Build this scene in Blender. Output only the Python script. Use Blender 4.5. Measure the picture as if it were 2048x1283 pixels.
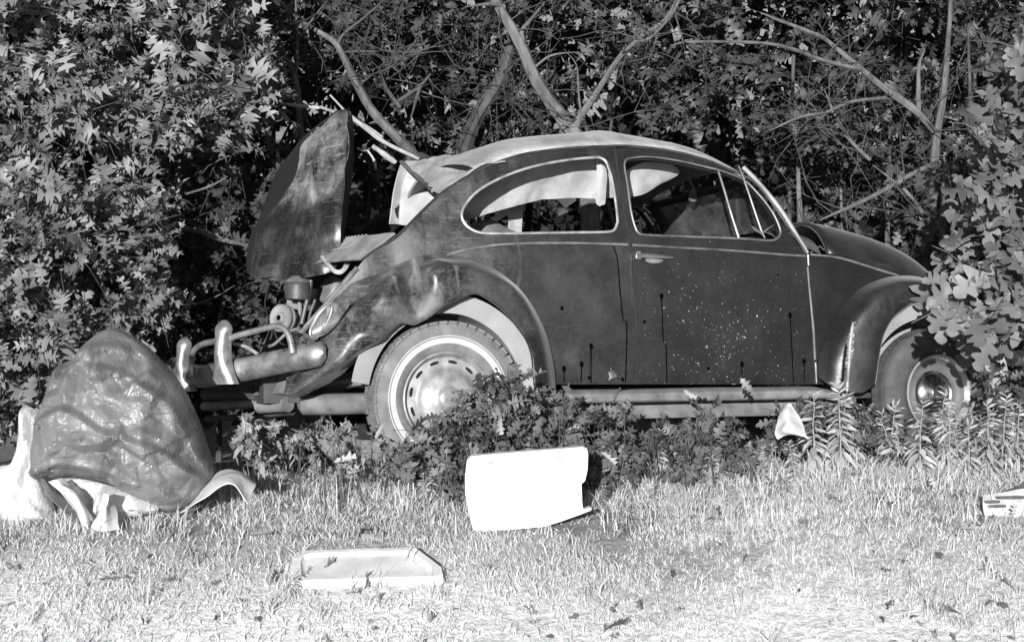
import bpy, bmesh, math, random
import numpy as np
from mathutils import Vector, Matrix, noise, geometry
from math import sin, cos, pi, radians, sqrt

for _o in list(bpy.data.objects):
    bpy.data.objects.remove(_o, do_unlink=True)
random.seed(7)
RNG = np.random.default_rng(7)
SC = bpy.context.scene
COL = SC.collection

# ------------------------------------------------------------------ camera
FPX, CPX, CPY = 3300.0, 1024.0, 641.5
PSI = radians(20.4)
PIT = math.atan((830 - 641.5) / FPX)
FW = Vector((sin(PSI) * cos(PIT), cos(PSI) * cos(PIT), sin(PIT)))
RT = Vector((cos(PSI), -sin(PSI), 0.0))
UP = RT.cross(FW)


def ray(px, py):
    return FW + RT * ((px - CPX) / FPX) - UP * ((py - CPY) / FPX)


CAM = Vector((0, -0.70, 0.315)) - ray(898, 797) * 6.96
cam_data = bpy.data.cameras.new('camera')
cam = bpy.data.objects.new('camera', cam_data)
COL.objects.link(cam)
cam.matrix_world = Matrix(((RT.x, UP.x, -FW.x, CAM.x), (RT.y, UP.y, -FW.y, CAM.y), (RT.z, UP.z, -FW.z, CAM.z), (0, 0, 0, 1)))
cam_data.sensor_width = 36
cam_data.lens = 36 * FPX / 2048
cam_data.clip_start = 0.05
cam_data.clip_end = 400
SC.camera = cam

# ------------------------------------------------------------------ light
SUN_EL, SUN_AZ_OFF = radians(5), radians(9)      # low sun behind the photographer, to the left
sun_az = PSI + SUN_AZ_OFF                           # heading of the light measured from +Y towards +X
LDIR = Vector((sin(sun_az) * cos(SUN_EL), cos(sun_az) * cos(SUN_EL), -sin(SUN_EL)))
w = bpy.data.worlds.new('World')
SC.world = w
w.use_nodes = True
nt = w.node_tree
bg = nt.nodes['Background']
sky = nt.nodes.new('ShaderNodeTexSky')
sky.sky_type = 'NISHITA'
sky.sun_disc = False
sky.sun_elevation = SUN_EL
sky.sun_rotation = math.atan2(-LDIR.x, -LDIR.y)
bw = nt.nodes.new('ShaderNodeRGBToBW')             # black and white film
nt.links.new(sky.outputs[0], bw.inputs[0])
nt.links.new(bw.outputs[0], bg.inputs[0])
bg.inputs[1].default_value = 0.065
sd = bpy.data.lights.new('sun', 'SUN')
sd.energy = 5.0
sd.angle = radians(0.5)
sun = bpy.data.objects.new('sun', sd)
COL.objects.link(sun)
sun.rotation_euler = LDIR.to_track_quat('-Z', 'Y').to_euler()
sun.location = (-6, -12, 8)
SC.view_settings.view_transform = 'Standard'
SC.view_settings.look = 'None'
SC.view_settings.gamma = 1
SC.view_settings.use_curve_mapping = False
SC.view_settings.exposure = 0.6
SC.render.engine = 'CYCLES'
SC.cycles.max_bounces = 6
SC.cycles.transparent_max_bounces = 16


# ------------------------------------------------------------------ helpers
def at(px, py, d):
    return CAM + ray(px, py) * d


CAR_PITCH = radians(-1.07)
CAR_M = Matrix.Rotation(CAR_PITCH, 4, 'Y')
CAR_I = CAR_M.inverted()


def ony(px, py, y):
    """photo direction met with the lengthwise plane y of the car, in car coordinates"""
    r = ray(px, py)
    p = CAM + r * ((y - CAM.y) / r.y)
    return CAR_I @ p


def interp(tab, x):
    if x <= tab[0][0]:
        return tab[0][1]
    for (a, b), (c, d) in zip(tab, tab[1:]):
        if x <= c:
            t = (x - a) / (c - a)
            t = t * t * (3 - 2 * t) * 0.35 + t * 0.65
            return b + (d - b) * t
    return tab[-1][1]


def mk(name, verts, faces, mat=None, parent=None, smooth=True, sharp=38):
    me = bpy.data.meshes.new(name)
    me.from_pydata([tuple(v) for v in verts], [], faces)
    me.update()
    if smooth:
        me.polygons.foreach_set('use_smooth', [True] * len(me.polygons))
        me.set_sharp_from_angle(angle=radians(sharp))
    o = bpy.data.objects.new(name, me)
    COL.objects.link(o)
    if mat:
        me.materials.append(mat)
    if parent:
        o.parent = parent
    return o


def tag(o, label, cat, group=None, kind=None):
    if label:
        o['label'] = label
    if cat:
        o['category'] = cat
    if group:
        o['group'] = group
    if kind:
        o['kind'] = kind
    return o


def empty(name, loc=(0, 0, 0)):
    o = bpy.data.objects.new(name, None)
    o.empty_display_size = 0.1
    COL.objects.link(o)
    o.location = loc
    return o


def cr(pts, n, closed=False):
    """Catmull-Rom through pts, n samples a span"""
    P = [Vector(p) for p in pts]
    out = []
    m = len(P)
    spans = m if closed else m - 1
    for i in range(spans):
        if closed:
            a, b, c, d = P[(i - 1) % m], P[i], P[(i + 1) % m], P[(i + 2) % m]
        else:
            b, c = P[i], P[i + 1]
            a = P[i - 1] if i > 0 else b * 2 - c
            d = P[i + 2] if i + 2 < m else c * 2 - b
        for k in range(n):
            t = k / n
            out.append(0.5 * ((2 * b) + (c - a) * t + (2 * a - 5 * b + 4 * c - d) * t * t + (3 * b - a - 3 * c + d) * t ** 3))
    if not closed:
        out.append(P[-1])
    return out


class MB:
    def __init__(s):
        s.v, s.f = [], []

    def add(s, v, f):
        k = len(s.v)
        s.v += [Vector(p) for p in v]
        s.f += [tuple(i + k for i in q) for q in f]
        return s

    def tube(s, pts, r, seg=8, closed=False, cap=True):
        P = [Vector(p) for p in pts]
        n = len(P)
        R = r if isinstance(r, (list, tuple)) else [r] * n
        base = len(s.v)
        ref = None
        for i in range(n):
            if closed:
                t = P[(i + 1) % n] - P[i - 1]
            else:
                t = P[min(i + 1, n - 1)] - P[max(i - 1, 0)]
            if t.length < 1e-9:
                t = Vector((0, 0, 1))
            t.normalize()
            if ref is None:
                ref = Vector((0, 1, 0)) if abs(t.y) < 0.8 else Vector((1, 0, 0))
            a = (ref - t * ref.dot(t)).normalized()
            ref = a
            b = t.cross(a)
            for k in range(seg):
                q = 2 * pi * k / seg
                s.v.append(P[i] + (a * cos(q) + b * sin(q)) * R[i])
        m = n if closed else n - 1
        for i in range(m):
            j = (i + 1) % n
            for k in range(seg):
                l = (k + 1) % seg
                s.f.append((base + i * seg + k, base + i * seg + l, base + j * seg + l, base + j * seg + k))
        if cap and not closed:
            s.f.append(tuple(base + k for k in range(seg))[::-1])
            s.f.append(tuple(base + (n - 1) * seg + k for k in range(seg)))
        return s

    def box(s, c, ax, ay, az):
        c, ax, ay, az = Vector(c), Vector(ax), Vector(ay), Vector(az)
        v = [c + ax * i + ay * j + az * k for k in (-1, 1) for j in (-1, 1) for i in (-1, 1)]
        return s.add(v, [(0, 2, 3, 1), (4, 5, 7, 6), (0, 1, 5, 4), (2, 6, 7, 3), (0, 4, 6, 2), (1, 3, 7, 5)])

    def lathe(s, prof, seg, origin, axis, ref):
        """prof: (radius, offset along axis)"""
        o, a = Vector(origin), Vector(axis).normalized()
        e1 = (Vector(ref) - a * a.dot(Vector(ref))).normalized()
        e2 = a.cross(e1)
        base = len(s.v)
        for r, h in prof:
            for k in range(seg):
                q = 2 * pi * k / seg
                s.v.append(o + a * h + (e1 * cos(q) + e2 * sin(q)) * max(r, 1e-4))
        for i in range(len(prof) - 1):
            for k in range(seg):
                l = (k + 1) % seg
                s.f.append((base + i * seg + k, base + i * seg + l, base + (i + 1) * seg + l, base + (i + 1) * seg + k))
        return s

    def build(s, name, mat, parent=None, smooth=True, sharp=38):
        return mk(name, s.v, s.f, mat, parent, smooth, sharp)


def inside(p, poly):
    x, y = p
    c = False
    j = len(poly) - 1
    for i in range(len(poly)):
        xi, yi = poly[i]
        xj, yj = poly[j]
        if (yi > y) != (yj > y) and x < (xj - xi) * (y - yi) / (yj - yi) + xi:
            c = not c
        j = i
    return c


def segdist(p, a, b):
    p, a, b = Vector(p), Vector(a), Vector(b)
    ab = b - a
    t = max(0, min(1, (p - a).dot(ab) / max(ab.length_squared, 1e-12)))
    return (p - a - ab * t).length


def tri2d(outline, holes, step):
    """triangles of a flat outline with holes, filled with a regular grid of points"""
    loops = [outline] + list(holes)
    V, E = [], []
    for L in loops:
        k = len(V)
        V += [Vector((p[0], p[1])) for p in L]
        E += [(k + i, k + (i + 1) % len(L)) for i in range(len(L))]
    xs = [p[0] for p in outline]
    ys = [p[1] for p in outline]
    nx, ny = int((max(xs) - min(xs)) / step), int((max(ys) - min(ys)) / step)
    B = np.array([[p.x, p.y] for p in V])
    for i in range(nx + 1):
        for j in range(ny + 1):
            q = (min(xs) + (i + 0.5 + 0.25 * (j % 2)) * step, min(ys) + (j + 0.5) * step)
            if not inside(q, outline) or any(inside(q, h) for h in holes):
                continue
            if np.min(np.hypot(B[:, 0] - q[0], B[:, 1] - q[1])) < step * 0.5:
                continue
            V.append(Vector(q))
    r = geometry.delaunay_2d_cdt(V, E, [], 0, 1e-6)
    vs, fs = r[0], r[2]
    out = []
    for f in fs:
        c = sum((vs[i] for i in f), Vector((0, 0))) / len(f)
        if inside(c, outline) and not any(inside(c, h) for h in holes):
            a, b, d = vs[f[0]], vs[f[1]], vs[f[2]]
            if (b - a).cross(d - a) < 0:
                f = f[::-1]
            out.append(tuple(f))
    return [(v.x, v.y) for v in vs], out


def sheet(name, outline, holes, step, pos, nrm, thick, mat, parent=None, sharp=38, mirror=False):
    """a sheet with real thickness: 2-D outline lifted by pos(u,v); nrm points to the back"""
    V2, T = tri2d(outline, holes, step)
    n = len(V2)
    F = [Vector(pos(u, v)) for u, v in V2]
    Bk = []
    for (u, v), p in zip(V2, F):
        Bk.append(p + (Vector(nrm(u, v)) if callable(nrm) else Vector(nrm)) * thick)
    faces = [t for t in T] + [tuple(i + n for i in t[::-1]) for t in T]
    cnt = {}
    for t in T:
        for i in range(3):
            e = (t[i], t[(i + 1) % 3])
            cnt[e] = 1
    for (a, b) in cnt:
        if (b, a) not in cnt:
            faces.append((b, a, a + n, b + n))
    verts = F + Bk
    if mirror:
        verts = [Vector((p.x, -p.y, p.z)) for p in verts]
        faces = [f[::-1] for f in faces]
    return mk(name, verts, faces, mat, parent, True, sharp)


def grid_faces(nu, nv, closed_u=False):
    f = []
    for i in range(nu if closed_u else nu - 1):
        for j in range(nv - 1):
            a, b = i * nv + j, ((i + 1) % nu) * nv + j
            f.append((a, b, b + 1, a + 1))
    return f


def loft(curves, nu, nv, jig=0.0, jf=3.0, seed=0, thick=0.0, crease=False, mask=None):
    """curves: equal-length point lists, blended across; returns verts, faces with thickness"""
    rows = [cr(c, nu) for c in curves]
    n = len(rows[0])
    G = [cr([r[i] for r in rows], nv) for i in range(n)]
    m = len(G[0])
    V = [[Vector(p) for p in g] for g in G]
    N = [[None] * m for _ in range(n)]
    for i in range(n):
        for j in range(m):
            du = V[min(i + 1, n - 1)][j] - V[max(i - 1, 0)][j]
            dv = V[i][min(j + 1, m - 1)] - V[i][max(j - 1, 0)]
            q = du.cross(dv)
            N[i][j] = q.normalized() if q.length > 1e-12 else Vector((0, 0, 1))
    if jig:
        for i in range(n):
            for j in range(m):
                q = V[i][j] * jf + Vector((seed, seed * 2, 0))
                w_ = noise.noise(q) if not crease else (0.4 - 1.6 * abs(noise.noise(q * 0.8))) + 0.5 * (0.3 - abs(noise.noise(q * 2.1 + Vector((3, 1, 4)))))
                V[i][j] = V[i][j] + N[i][j] * (jig * w_ * (mask(V[i][j]) if mask else 1.0))
    verts = [V[i][j] for i in range(n) for j in range(m)]
    faces = grid_faces(n, m)
    if thick:
        k = len(verts)
        verts += [V[i][j] - N[i][j] * thick for i in range(n) for j in range(m)]
        faces = faces + [tuple(a + k for a in f[::-1]) for f in faces]
        rim = [(i, 0) for i in range(n)] + [(n - 1, j) for j in range(1, m)] + [(i, m - 1) for i in range(n - 2, -1, -1)] + [(0, j) for j in range(m - 2, 0, -1)]
        ids = [i * m + j for i, j in rim]
        for a, b in zip(ids, ids[1:] + ids[:1]):
            faces.append((b, a, a + k, b + k))
    return verts, faces


# ------------------------------------------------------------------ materials (all greys: the film is black and white)
def newmat(name):
    m = bpy.data.materials.new(name)
    m.use_nodes = True
    t = m.node_tree
    return m, t, t.nodes['Principled BSDF']


def N_(t, kind, **kw):
    n = t.nodes.new(kind)
    for k, v in kw.items():
        if k.startswith('i_'):
            n.inputs[k[2:]].default_value = v
        else:
            setattr(n, k, v)
    return n


def grey(v):
    return (v, v, v, 1)


def ramp(t, src, p0, p1, v0=0.0, v1=1.0):
    r = t.nodes.new('ShaderNodeMapRange')
    r.inputs['From Min'].default_value = p0
    r.inputs['From Max'].default_value = p1
    r.inputs['To Min'].default_value = v0
    r.inputs['To Max'].default_value = v1
    t.links.new(src, r.inputs['Value'])
    return r.outputs[0]


def math_(t, op, a, b=None):
    m = t.nodes.new('ShaderNodeMath')
    m.operation = op
    m.use_clamp = False
    for i, x in enumerate((a, b)):
        if x is None:
            continue
        if isinstance(x, (int, float)):
            m.inputs[i].default_value = x
        else:
            t.links.new(x, m.inputs[i])
    return m.outputs[0]


def noise_(t, vec, scale, detail=4, rough=0.55, stretch=None, dist=0.0):
    if stretch:
        mp = t.nodes.new('ShaderNodeMapping')
        mp.inputs['Scale'].default_value = stretch
        if len(stretch) > 3:
            pass
        t.links.new(vec, mp.inputs['Vector'])
        vec = mp.outputs[0]
    n = t.nodes.new('ShaderNodeTexNoise')
    n.inputs['Scale'].default_value = scale
    n.inputs['Detail'].default_value = detail
    n.inputs['Roughness'].default_value = rough
    n.inputs['Distortion'].default_value = dist
    t.links.new(vec, n.inputs['Vector'])
    return n.outputs['Fac']


def mixv(t, fac, a, b):
    """a + fac*(b-a) on scalars"""
    m = t.nodes.new('ShaderNodeMix')
    m.data_type = 'FLOAT'
    for i, x in ((0, fac), (2, a), (3, b)):
        if isinstance(x, (int, float)):
            m.inputs[i].default_value = x
        else:
            t.links.new(x, m.inputs[i])
    return m.outputs[0]


def bump_(t, b, h, strength, dist):
    n = t.nodes.new('ShaderNodeBump')
    n.inputs['Strength'].default_value = strength
    n.inputs['Distance'].default_value = dist
    t.links.new(h, n.inputs['Height'])
    t.links.new(n.outputs[0], b.inputs['Normal'])


def coords(t, which='Object'):
    return t.nodes.new('ShaderNodeTexCoord').outputs[which]


def simple(name, v, rough=0.6, metal=0.0, var=0.35, scale=8, spec=0.5, bump=0.0, bscale=60, detail=5):
    m, t, b = newmat(name)
    c = coords(t)
    n = noise_(t, c, scale, detail)
    val = mixv(t, ramp(t, n, 0.3, 0.7), v * (1 - var), min(v * (1 + var), 0.95))
    t.links.new(val, b.inputs['Base Color'])
    b.inputs['Roughness'].default_value = rough
    b.inputs['Metallic'].default_value = metal
    b.inputs['Specular IOR Level'].default_value = spec
    if bump:
        bump_(t, b, noise_(t, c, bscale, 4), 1.0, bump)
    return m


def paint(name, base, dust, amount, rough=0.38, streak=0.5, speck=None, zone=None):
    """old car paint: dark base, dust and scuffs with a shape of their own"""
    m, t, b = newmat(name)
    c = coords(t)
    n1 = noise_(t, c, 5.5, 6, 0.62)
    n2 = noise_(t, c, 3.0, 7, 0.7, stretch=(3.5, 1.0, 1.2), dist=0.6)
    n3 = noise_(t, c, 70, 3, 0.7)
    fac = math_(t, 'MULTIPLY', ramp(t, n1, 0.42, 0.75), amount)
    fac2 = math_(t, 'MULTIPLY', ramp(t, n2, 0.55, 0.72), amount * streak)
    fac3 = math_(t, 'MULTIPLY', ramp(t, n3, 0.5, 0.8), amount * 0.5)
    s = math_(t, 'ADD', math_(t, 'ADD', fac, fac2), fac3)
    # fine scratches
    w = t.nodes.new('ShaderNodeTexNoise')
    mp = t.nodes.new('ShaderNodeMapping')
    mp.inputs['Rotation'].default_value = (0, 0.75, 0)
    mp.inputs['Scale'].default_value = (4, 4, 90)
    t.links.new(c, mp.inputs['Vector'])
    t.links.new(mp.outputs[0], w.inputs['Vector'])
    w.inputs['Scale'].default_value = 1.6
    w.inputs['Detail'].default_value = 3
    scr = math_(t, 'MULTIPLY', ramp(t, w.outputs['Fac'], 0.63, 0.72), amount * 0.8)
    s = math_(t, 'ADD', s, scr)
    if zone:                                    # scuffed part of quarter and fender, paler top of lid: axis, from, to, least
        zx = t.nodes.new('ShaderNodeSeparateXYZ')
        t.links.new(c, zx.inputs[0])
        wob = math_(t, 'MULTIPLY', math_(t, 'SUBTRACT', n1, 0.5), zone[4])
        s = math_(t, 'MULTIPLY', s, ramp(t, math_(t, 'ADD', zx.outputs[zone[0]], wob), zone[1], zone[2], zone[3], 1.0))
    cl = t.nodes.new('ShaderNodeClamp')
    t.links.new(s, cl.inputs[0])
    val = mixv(t, cl.outputs[0], base, dust)
    if speck:
        fl = noise_(t, c, speck[0], 2, 0.6, dist=0.4)
        sx = t.nodes.new('ShaderNodeSeparateXYZ')
        t.links.new(c, sx.inputs[0])
        dx = math_(t, 'POWER', math_(t, 'ABSOLUTE', math_(t, 'DIVIDE', math_(t, 'SUBTRACT', sx.outputs['X'], speck[1]), speck[3])), 2)
        dz = math_(t, 'POWER', math_(t, 'ABSOLUTE', math_(t, 'DIVIDE', math_(t, 'SUBTRACT', sx.outputs['Z'], speck[2]), speck[4])), 2)
        reg = ramp(t, math_(t, 'ADD', dx, dz), 1.8, 0.0, 0.74, 0.668)
        reg = math_(t, 'ADD', reg, math_(t, 'MULTIPLY', math_(t, 'SUBTRACT', 0.5, n1), 0.10))
        dot = ramp(t, math_(t, 'SUBTRACT', fl, reg), 0.0, 0.035)
        val = mixv(t, dot, val, 0.30)
    t.links.new(val, b.inputs['Base Color'])
    t.links.new(mixv(t, cl.outputs[0], rough, 0.8), b.inputs['Roughness'])
    b.inputs['Specular IOR Level'].default_value = 0.45
    b.inputs['Sheen Weight'].default_value = 0.22      # fine dust film
    b.inputs['Sheen Roughness'].default_value = 0.35
    bump_(t, b, math_(t, 'ADD', noise_(t, c, 9, 3), math_(t, 'MULTIPLY', n3, 0.12)), 0.35, 0.01)
    return m


def leafmat(name, lo, hi, rough=0.5, trans=0.25):
    m, t, b = newmat(name)
    a = t.nodes.new('ShaderNodeAttribute')
    a.attribute_name = 'var'
    c = coords(t)
    n = noise_(t, c, 30, 3)
    f = math_(t, 'ADD', math_(t, 'MULTIPLY', a.outputs['Fac'], 0.8), math_(t, 'MULTIPLY', n, 0.25))
    val = mixv(t, f, lo, hi)
    t.links.new(val, b.inputs['Base Color'])
    b.inputs['Roughness'].default_value = rough
    b.inputs['Specular IOR Level'].default_value = 0.4
    tr = t.nodes.new('ShaderNodeBsdfTranslucent')
    t.links.new(val, tr.inputs[0])
    mx = t.nodes.new('ShaderNodeMixShader')
    mx.inputs[0].default_value = trans
    out = t.nodes['Material Output']
    t.links.new(b.outputs[0], mx.inputs[1])
    t.links.new(tr.outputs[0], mx.inputs[2])
    t.links.new(mx.outputs[0], out.inputs[0])
    return m


M = {}
M['paint'] = paint('door_paint', 0.012, 0.04, 0.3, 0.4)
M['paint_door'] = paint('speckled_door_paint', 0.012, 0.036, 0.3, 0.4, speck=(85, 1.34, 0.52, 0.46, 0.38))
M['paint_quarter'] = paint('scuffed_quarter_paint', 0.012, 0.15, 0.65, 0.4, 0.9, zone=('X', 0.42, 0.12, 0.22, 0.5))
M['paint_fender'] = paint('scuffed_fender_paint', 0.012, 0.2, 0.7, 0.27, 1.0, zone=('X', 0.25, -0.05, 0.35, 0.5))
M['paint_front'] = paint('front_fender_paint', 0.011, 0.06, 0.35, 0.36)
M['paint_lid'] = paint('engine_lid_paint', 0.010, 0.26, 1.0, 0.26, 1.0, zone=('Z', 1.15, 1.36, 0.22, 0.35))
M['gutter'] = simple('gutter_paint', 0.035, 0.5, 0, 0.5, 12)
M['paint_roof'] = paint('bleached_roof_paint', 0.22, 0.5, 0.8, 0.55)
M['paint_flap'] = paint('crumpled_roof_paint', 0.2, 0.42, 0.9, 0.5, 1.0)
M['trim'] = simple('bright_trim', 0.42, 0.35, 0.5, 0.45, 18)
M['mould'] = simple('moulding_strip', 0.15, 0.4, 0.3, 0.5, 14)
M['chrome'] = simple('dull_chrome', 0.62, 0.26, 0.9, 0.3, 12)
M['chrome2'] = simple('hubcap_chrome', 0.75, 0.16, 1.0, 0.2, 8)
M['rust'] = simple('bumper_chrome', 0.3, 0.42, 0.65, 0.6, 16, bump=0.0006, bscale=120)
M['tyre'] = simple('dusty_tyre', 0.16, 0.85, 0, 0.3, 14, 0.3, 0.002, 90)
M['tyre2'] = simple('front_tyre', 0.075, 0.8, 0, 0.4, 10, 0.3, 0.0015, 90)
M['ring'] = simple('bright_trim_ring', 0.4, 0.3, 0.45, 0.15, 12)
M['white'] = simple('whitewall', 0.46, 0.7, 0, 0.12, 20)
M['rim'] = simple('wheel_enamel', 0.28, 0.42, 0.25, 0.5, 14, bump=0.0006)
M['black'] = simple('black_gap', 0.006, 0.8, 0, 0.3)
M['rubber'] = simple('black_rubber', 0.015, 0.6, 0, 0.3)
M['well'] = simple('dusty_wheel_housing', 0.26, 0.9, 0, 0.14, 9, 0.2, 0.001, 40)
M['cloth'] = simple('headliner_cloth', 0.36, 0.9, 0, 0.3, 7, 0.2, 0.006, 14)
M['inner'] = simple('inner_enamel', 0.09, 0.6, 0, 0.4, 8)
M['dark'] = simple('dark_interior', 0.03, 0.7, 0, 0.4, 8)
M['steel'] = simple('dusty_steel', 0.2, 0.6, 0.2, 0.45, 12, bump=0.001)
M['steeld'] = simple('oily_steel', 0.06, 0.5, 0.2, 0.5, 12, bump=0.001)
M['sill'] = simple('dusty_sill', 0.14, 0.7, 0, 0.4, 12, 0.3)
M['louvre'] = simple('dusty_rear_deck', 0.2, 0.7, 0, 0.3, 12, 0.3)
M['foam'] = simple('white_foam', 0.62, 0.75, 0, 0.12, 12, 0.3, 0.0008, 220)
M['foam2'] = simple('weathered_foam', 0.6, 0.8, 0, 0.2, 9, 0.3, 0.0012, 160)
M['paper'] = simple('white_plastic_film', 0.8, 0.5, 0, 0.08, 14, 0.4)
M['card'] = simple('pale_cardboard', 0.5, 0.85, 0, 0.25, 20, 0.2, 0.0015, 60)
M['cardd'] = simple('cardboard_print', 0.09, 0.8, 0, 0.3, 40, 0.2)
M['stain'] = simple('dark_drip', 0.0015, 0.95, 0, 0.2, 8, 0.02)


def bag_material(name, lo, hi, r0, r1):
    m, t, b = newmat(name)
    c = coords(t)
    n = noise_(t, c, 5, 6, 0.65)
    n2 = noise_(t, c, 45, 4)
    val = mixv(t, ramp(t, n, 0.3, 0.72), lo, hi)
    t.links.new(val, b.inputs['Base Color'])
    t.links.new(ramp(t, n2, 0.3, 0.7, r0, r1), b.inputs['Roughness'])
    b.inputs['Specular IOR Level'].default_value = 0.6
    # wrinkles: ridges of warped noise, long soft folds and fine creases
    hs = None
    for sc_, k, st in ((7, 1.0, (1, 1, 1.6)), (17, 0.5, (1.6, 1.6, 1)), (40, 0.15, (1, 1, 1))):
        q = noise_(t, c, sc_, 2, 0.5, stretch=st, dist=1.2)
        rd = math_(t, 'SUBTRACT', 1.0, math_(t, 'ABSOLUTE', math_(t, 'MULTIPLY', math_(t, 'SUBTRACT', q, 0.5), 5.0)))
        rd = math_(t, 'MULTIPLY', math_(t, 'MAXIMUM', rd, 0.0), k)
        hs = rd if hs is None else math_(t, 'ADD', hs, rd)
    bump_(t, b, hs, 0.2, 0.006)
    return m


M['paper'] = bag_material('white_plastic_film', 0.5, 0.7, 0.4, 0.6)
M['bag'] = bag_material('grey_bag_film', 0.10, 0.22, 0.36, 0.55)


def glass_material():
    m, t, b = newmat('dusty_glass')
    c = coords(t)
    n = noise_(t, c, 3.2, 6, 0.6, stretch=(1, 1, 2.5), dist=1.2)
    tr = t.nodes.new('ShaderNodeBsdfTransparent')
    tr.inputs[0].default_value = grey(0.75)
    b.inputs['Base Color'].default_value = grey(0.22)
    b.inputs['Roughness'].default_value = 0.35
    mx = t.nodes.new('ShaderNodeMixShader')
    t.links.new(ramp(t, n, 0.35, 0.75, 0.12, 0.5), mx.inputs[0])
    t.links.new(tr.outputs[0], mx.inputs[1])
    t.links.new(b.outputs[0], mx.inputs[2])
    t.links.new(mx.outputs[0], t.nodes['Material Output'].inputs[0])
    return m


M['glass'] = glass_material()


def bark_material(name, lo, hi):
    m, t, b = newmat(name)
    c = coords(t)
    n = noise_(t, c, 18, 6, 0.65, stretch=(1, 1, 0.35))
    n2 = noise_(t, c, 5, 4)
    val = mixv(t, ramp(t, math_(t, 'ADD', math_(t, 'MULTIPLY', n, 0.6), math_(t, 'MULTIPLY', n2, 0.4)), 0.36, 0.62), lo, hi)
    t.links.new(val, b.inputs['Base Color'])
    b.inputs['Roughness'].default_value = 0.85
    bump_(t, b, n, 0.8, 0.006)
    return m


M['bark'] = bark_material('grey_bark', 0.035, 0.15)
M['barkd'] = bark_material('dark_bark', 0.02, 0.085)
M['deadwood'] = bark_material('bleached_dead_wood', 0.2, 0.42)
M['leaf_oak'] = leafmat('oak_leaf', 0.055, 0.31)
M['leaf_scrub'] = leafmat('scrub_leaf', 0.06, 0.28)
M['leaf_dark'] = leafmat('shaded_oak_leaf', 0.02, 0.11)  # shade of the inner wood put into the leaf colour
M['leaf_far'] = leafmat('far_leaf', 0.008, 0.05)  # darkness of the deep wood put into the leaf colour
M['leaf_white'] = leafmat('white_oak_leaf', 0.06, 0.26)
M['leaf_seed'] = leafmat('seedling_leaf', 0.05, 0.19)
M['leaf_weed'] = leafmat('weed_leaf', 0.34, 0.6)
M['leaf_weedd'] = leafmat('dark_weed_leaf', 0.16, 0.36)
M['grass'] = leafmat('dry_grass', 0.42, 0.85, 0.7, 0.35)
M['litter'] = leafmat('fallen_leaf', 0.02, 0.5, 0.7, 0.2)
M['dry'] = leafmat('dried_leaf', 0.25, 0.5, 0.7, 0.2)


def ground_material():
    m, t, b = newmat('sandy_ground')
    c = coords(t)
    n = noise_(t, c, 1.3, 6, 0.6)
    n2 = noise_(t, c, 40, 5, 0.7)
    at_ = t.nodes.new('ShaderNodeAttribute')
    at_.attribute_name = 'sand'
    v1 = mixv(t, ramp(t, n, 0.3, 0.7), 0.22, 0.42)
    v2 = mixv(t, ramp(t, n2, 0.3, 0.7), 0.62, 0.88)
    val = mixv(t, at_.outputs['Fac'], v1, v2)
    val = math_(t, 'MULTIPLY', val, ramp(t, n2, 0.25, 0.7, 0.7, 1.1))
    t.links.new(val, b.inputs['Base Color'])
    b.inputs['Roughness'].default_value = 0.95
    b.inputs['Specular IOR Level'].default_value = 0.2
    bump_(t, b, math_(t, 'ADD', noise_(t, c, 14, 5), n2), 0.8, 0.02)
    return m


M['ground'] = ground_material()


# ------------------------------------------------------------------ ground
def depth_of(x, y):
    return (x - CAM.x) * sin(PSI) + (y - CAM.y) * cos(PSI)


def ground_z(x, y):
    d = depth_of(x, y)
    xx = max(-4, min(6, x))
    if d < 6.9:
        z = -(6.9 - d) * 0.205 - max(0, 5.95 - d) * 0.25
        z = max(z, -1.5)
    elif d < 9.5:
        z = 0.0
    elif d < 14:
        z = (d - 9.5) ** 2 * 0.03
    else:
        z = 0.6075 + (d - 14) * 0.27 + max(0, d - 16) * 0.25
    z += 0.0187 * xx
    z += 0.03 * noise.noise(Vector((x * 0.9, y * 0.9, 0.3))) + 0.012 * noise.noise(Vector((x * 4, y * 4, 1.3)))
    return z


def on_ground(px, py, lift=0.0):
    """where a photo direction meets the ground"""
    r = ray(px, py)
    d = 2.0
    while d < 30:
        p = CAM + r * d
        if p.z <= ground_z(p.x, p.y) + lift:
            return p
        d += 0.01
    return CAM + r * 30


def sand_at(x, y):
    d = depth_of(x, y)
    s = (6.05 - d) / 0.6 + 0.5 * noise.noise(Vector((x * 1.7, y * 1.7, 5)))
    return max(0.0, min(1.0, s))


def build_ground():
    ds = [-6, -3, 0, 2, 3] + [3.5 + 0.09 * i for i in range(48)] + [8.2 + 0.4 * i for i in range(20)] + [17, 19, 22, 26, 32, 40, 55]
    ls = [-45, -30, -20, -14, -10, -7, -5] + [-3.6 + 0.09 * i for i in range(80)] + [4, 5, 7, 10, 14, 20, 30, 45]
    V, S = [], []
    for d in ds:
        for l in ls:
            x = CAM.x + sin(PSI) * d + cos(PSI) * l
            y = CAM.y + cos(PSI) * d - sin(PSI) * l
            V.append((x, y, ground_z(x, y)))
            S.append(sand_at(x, y))
    f = [q[::-1] for q in grid_faces(len(ds), len(ls))]
    f = [q for q in grid_faces(len(ds), len(ls))]
    o = mk('ground', V, f, M['ground'], None, True, 180)
    if o.data.polygons[0].normal.z < 0:
        o.data.flip_normals()
    a = o.data.attributes.new('sand', 'FLOAT', 'POINT')
    a.data.foreach_set('value', S)
    tag(o, 'sandy bank with thin soil sloping down towards the viewer', None, kind='structure')
    return o


build_ground()

# ------------------------------------------------------------------ the wrecked car
car = empty('wrecked_car')
car.rotation_euler = (0, CAR_PITCH, 0)
tag(car, 'dark rounded two-door car wreck with crumpled rear end, open engine lid and missing side glass', 'car')

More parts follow.
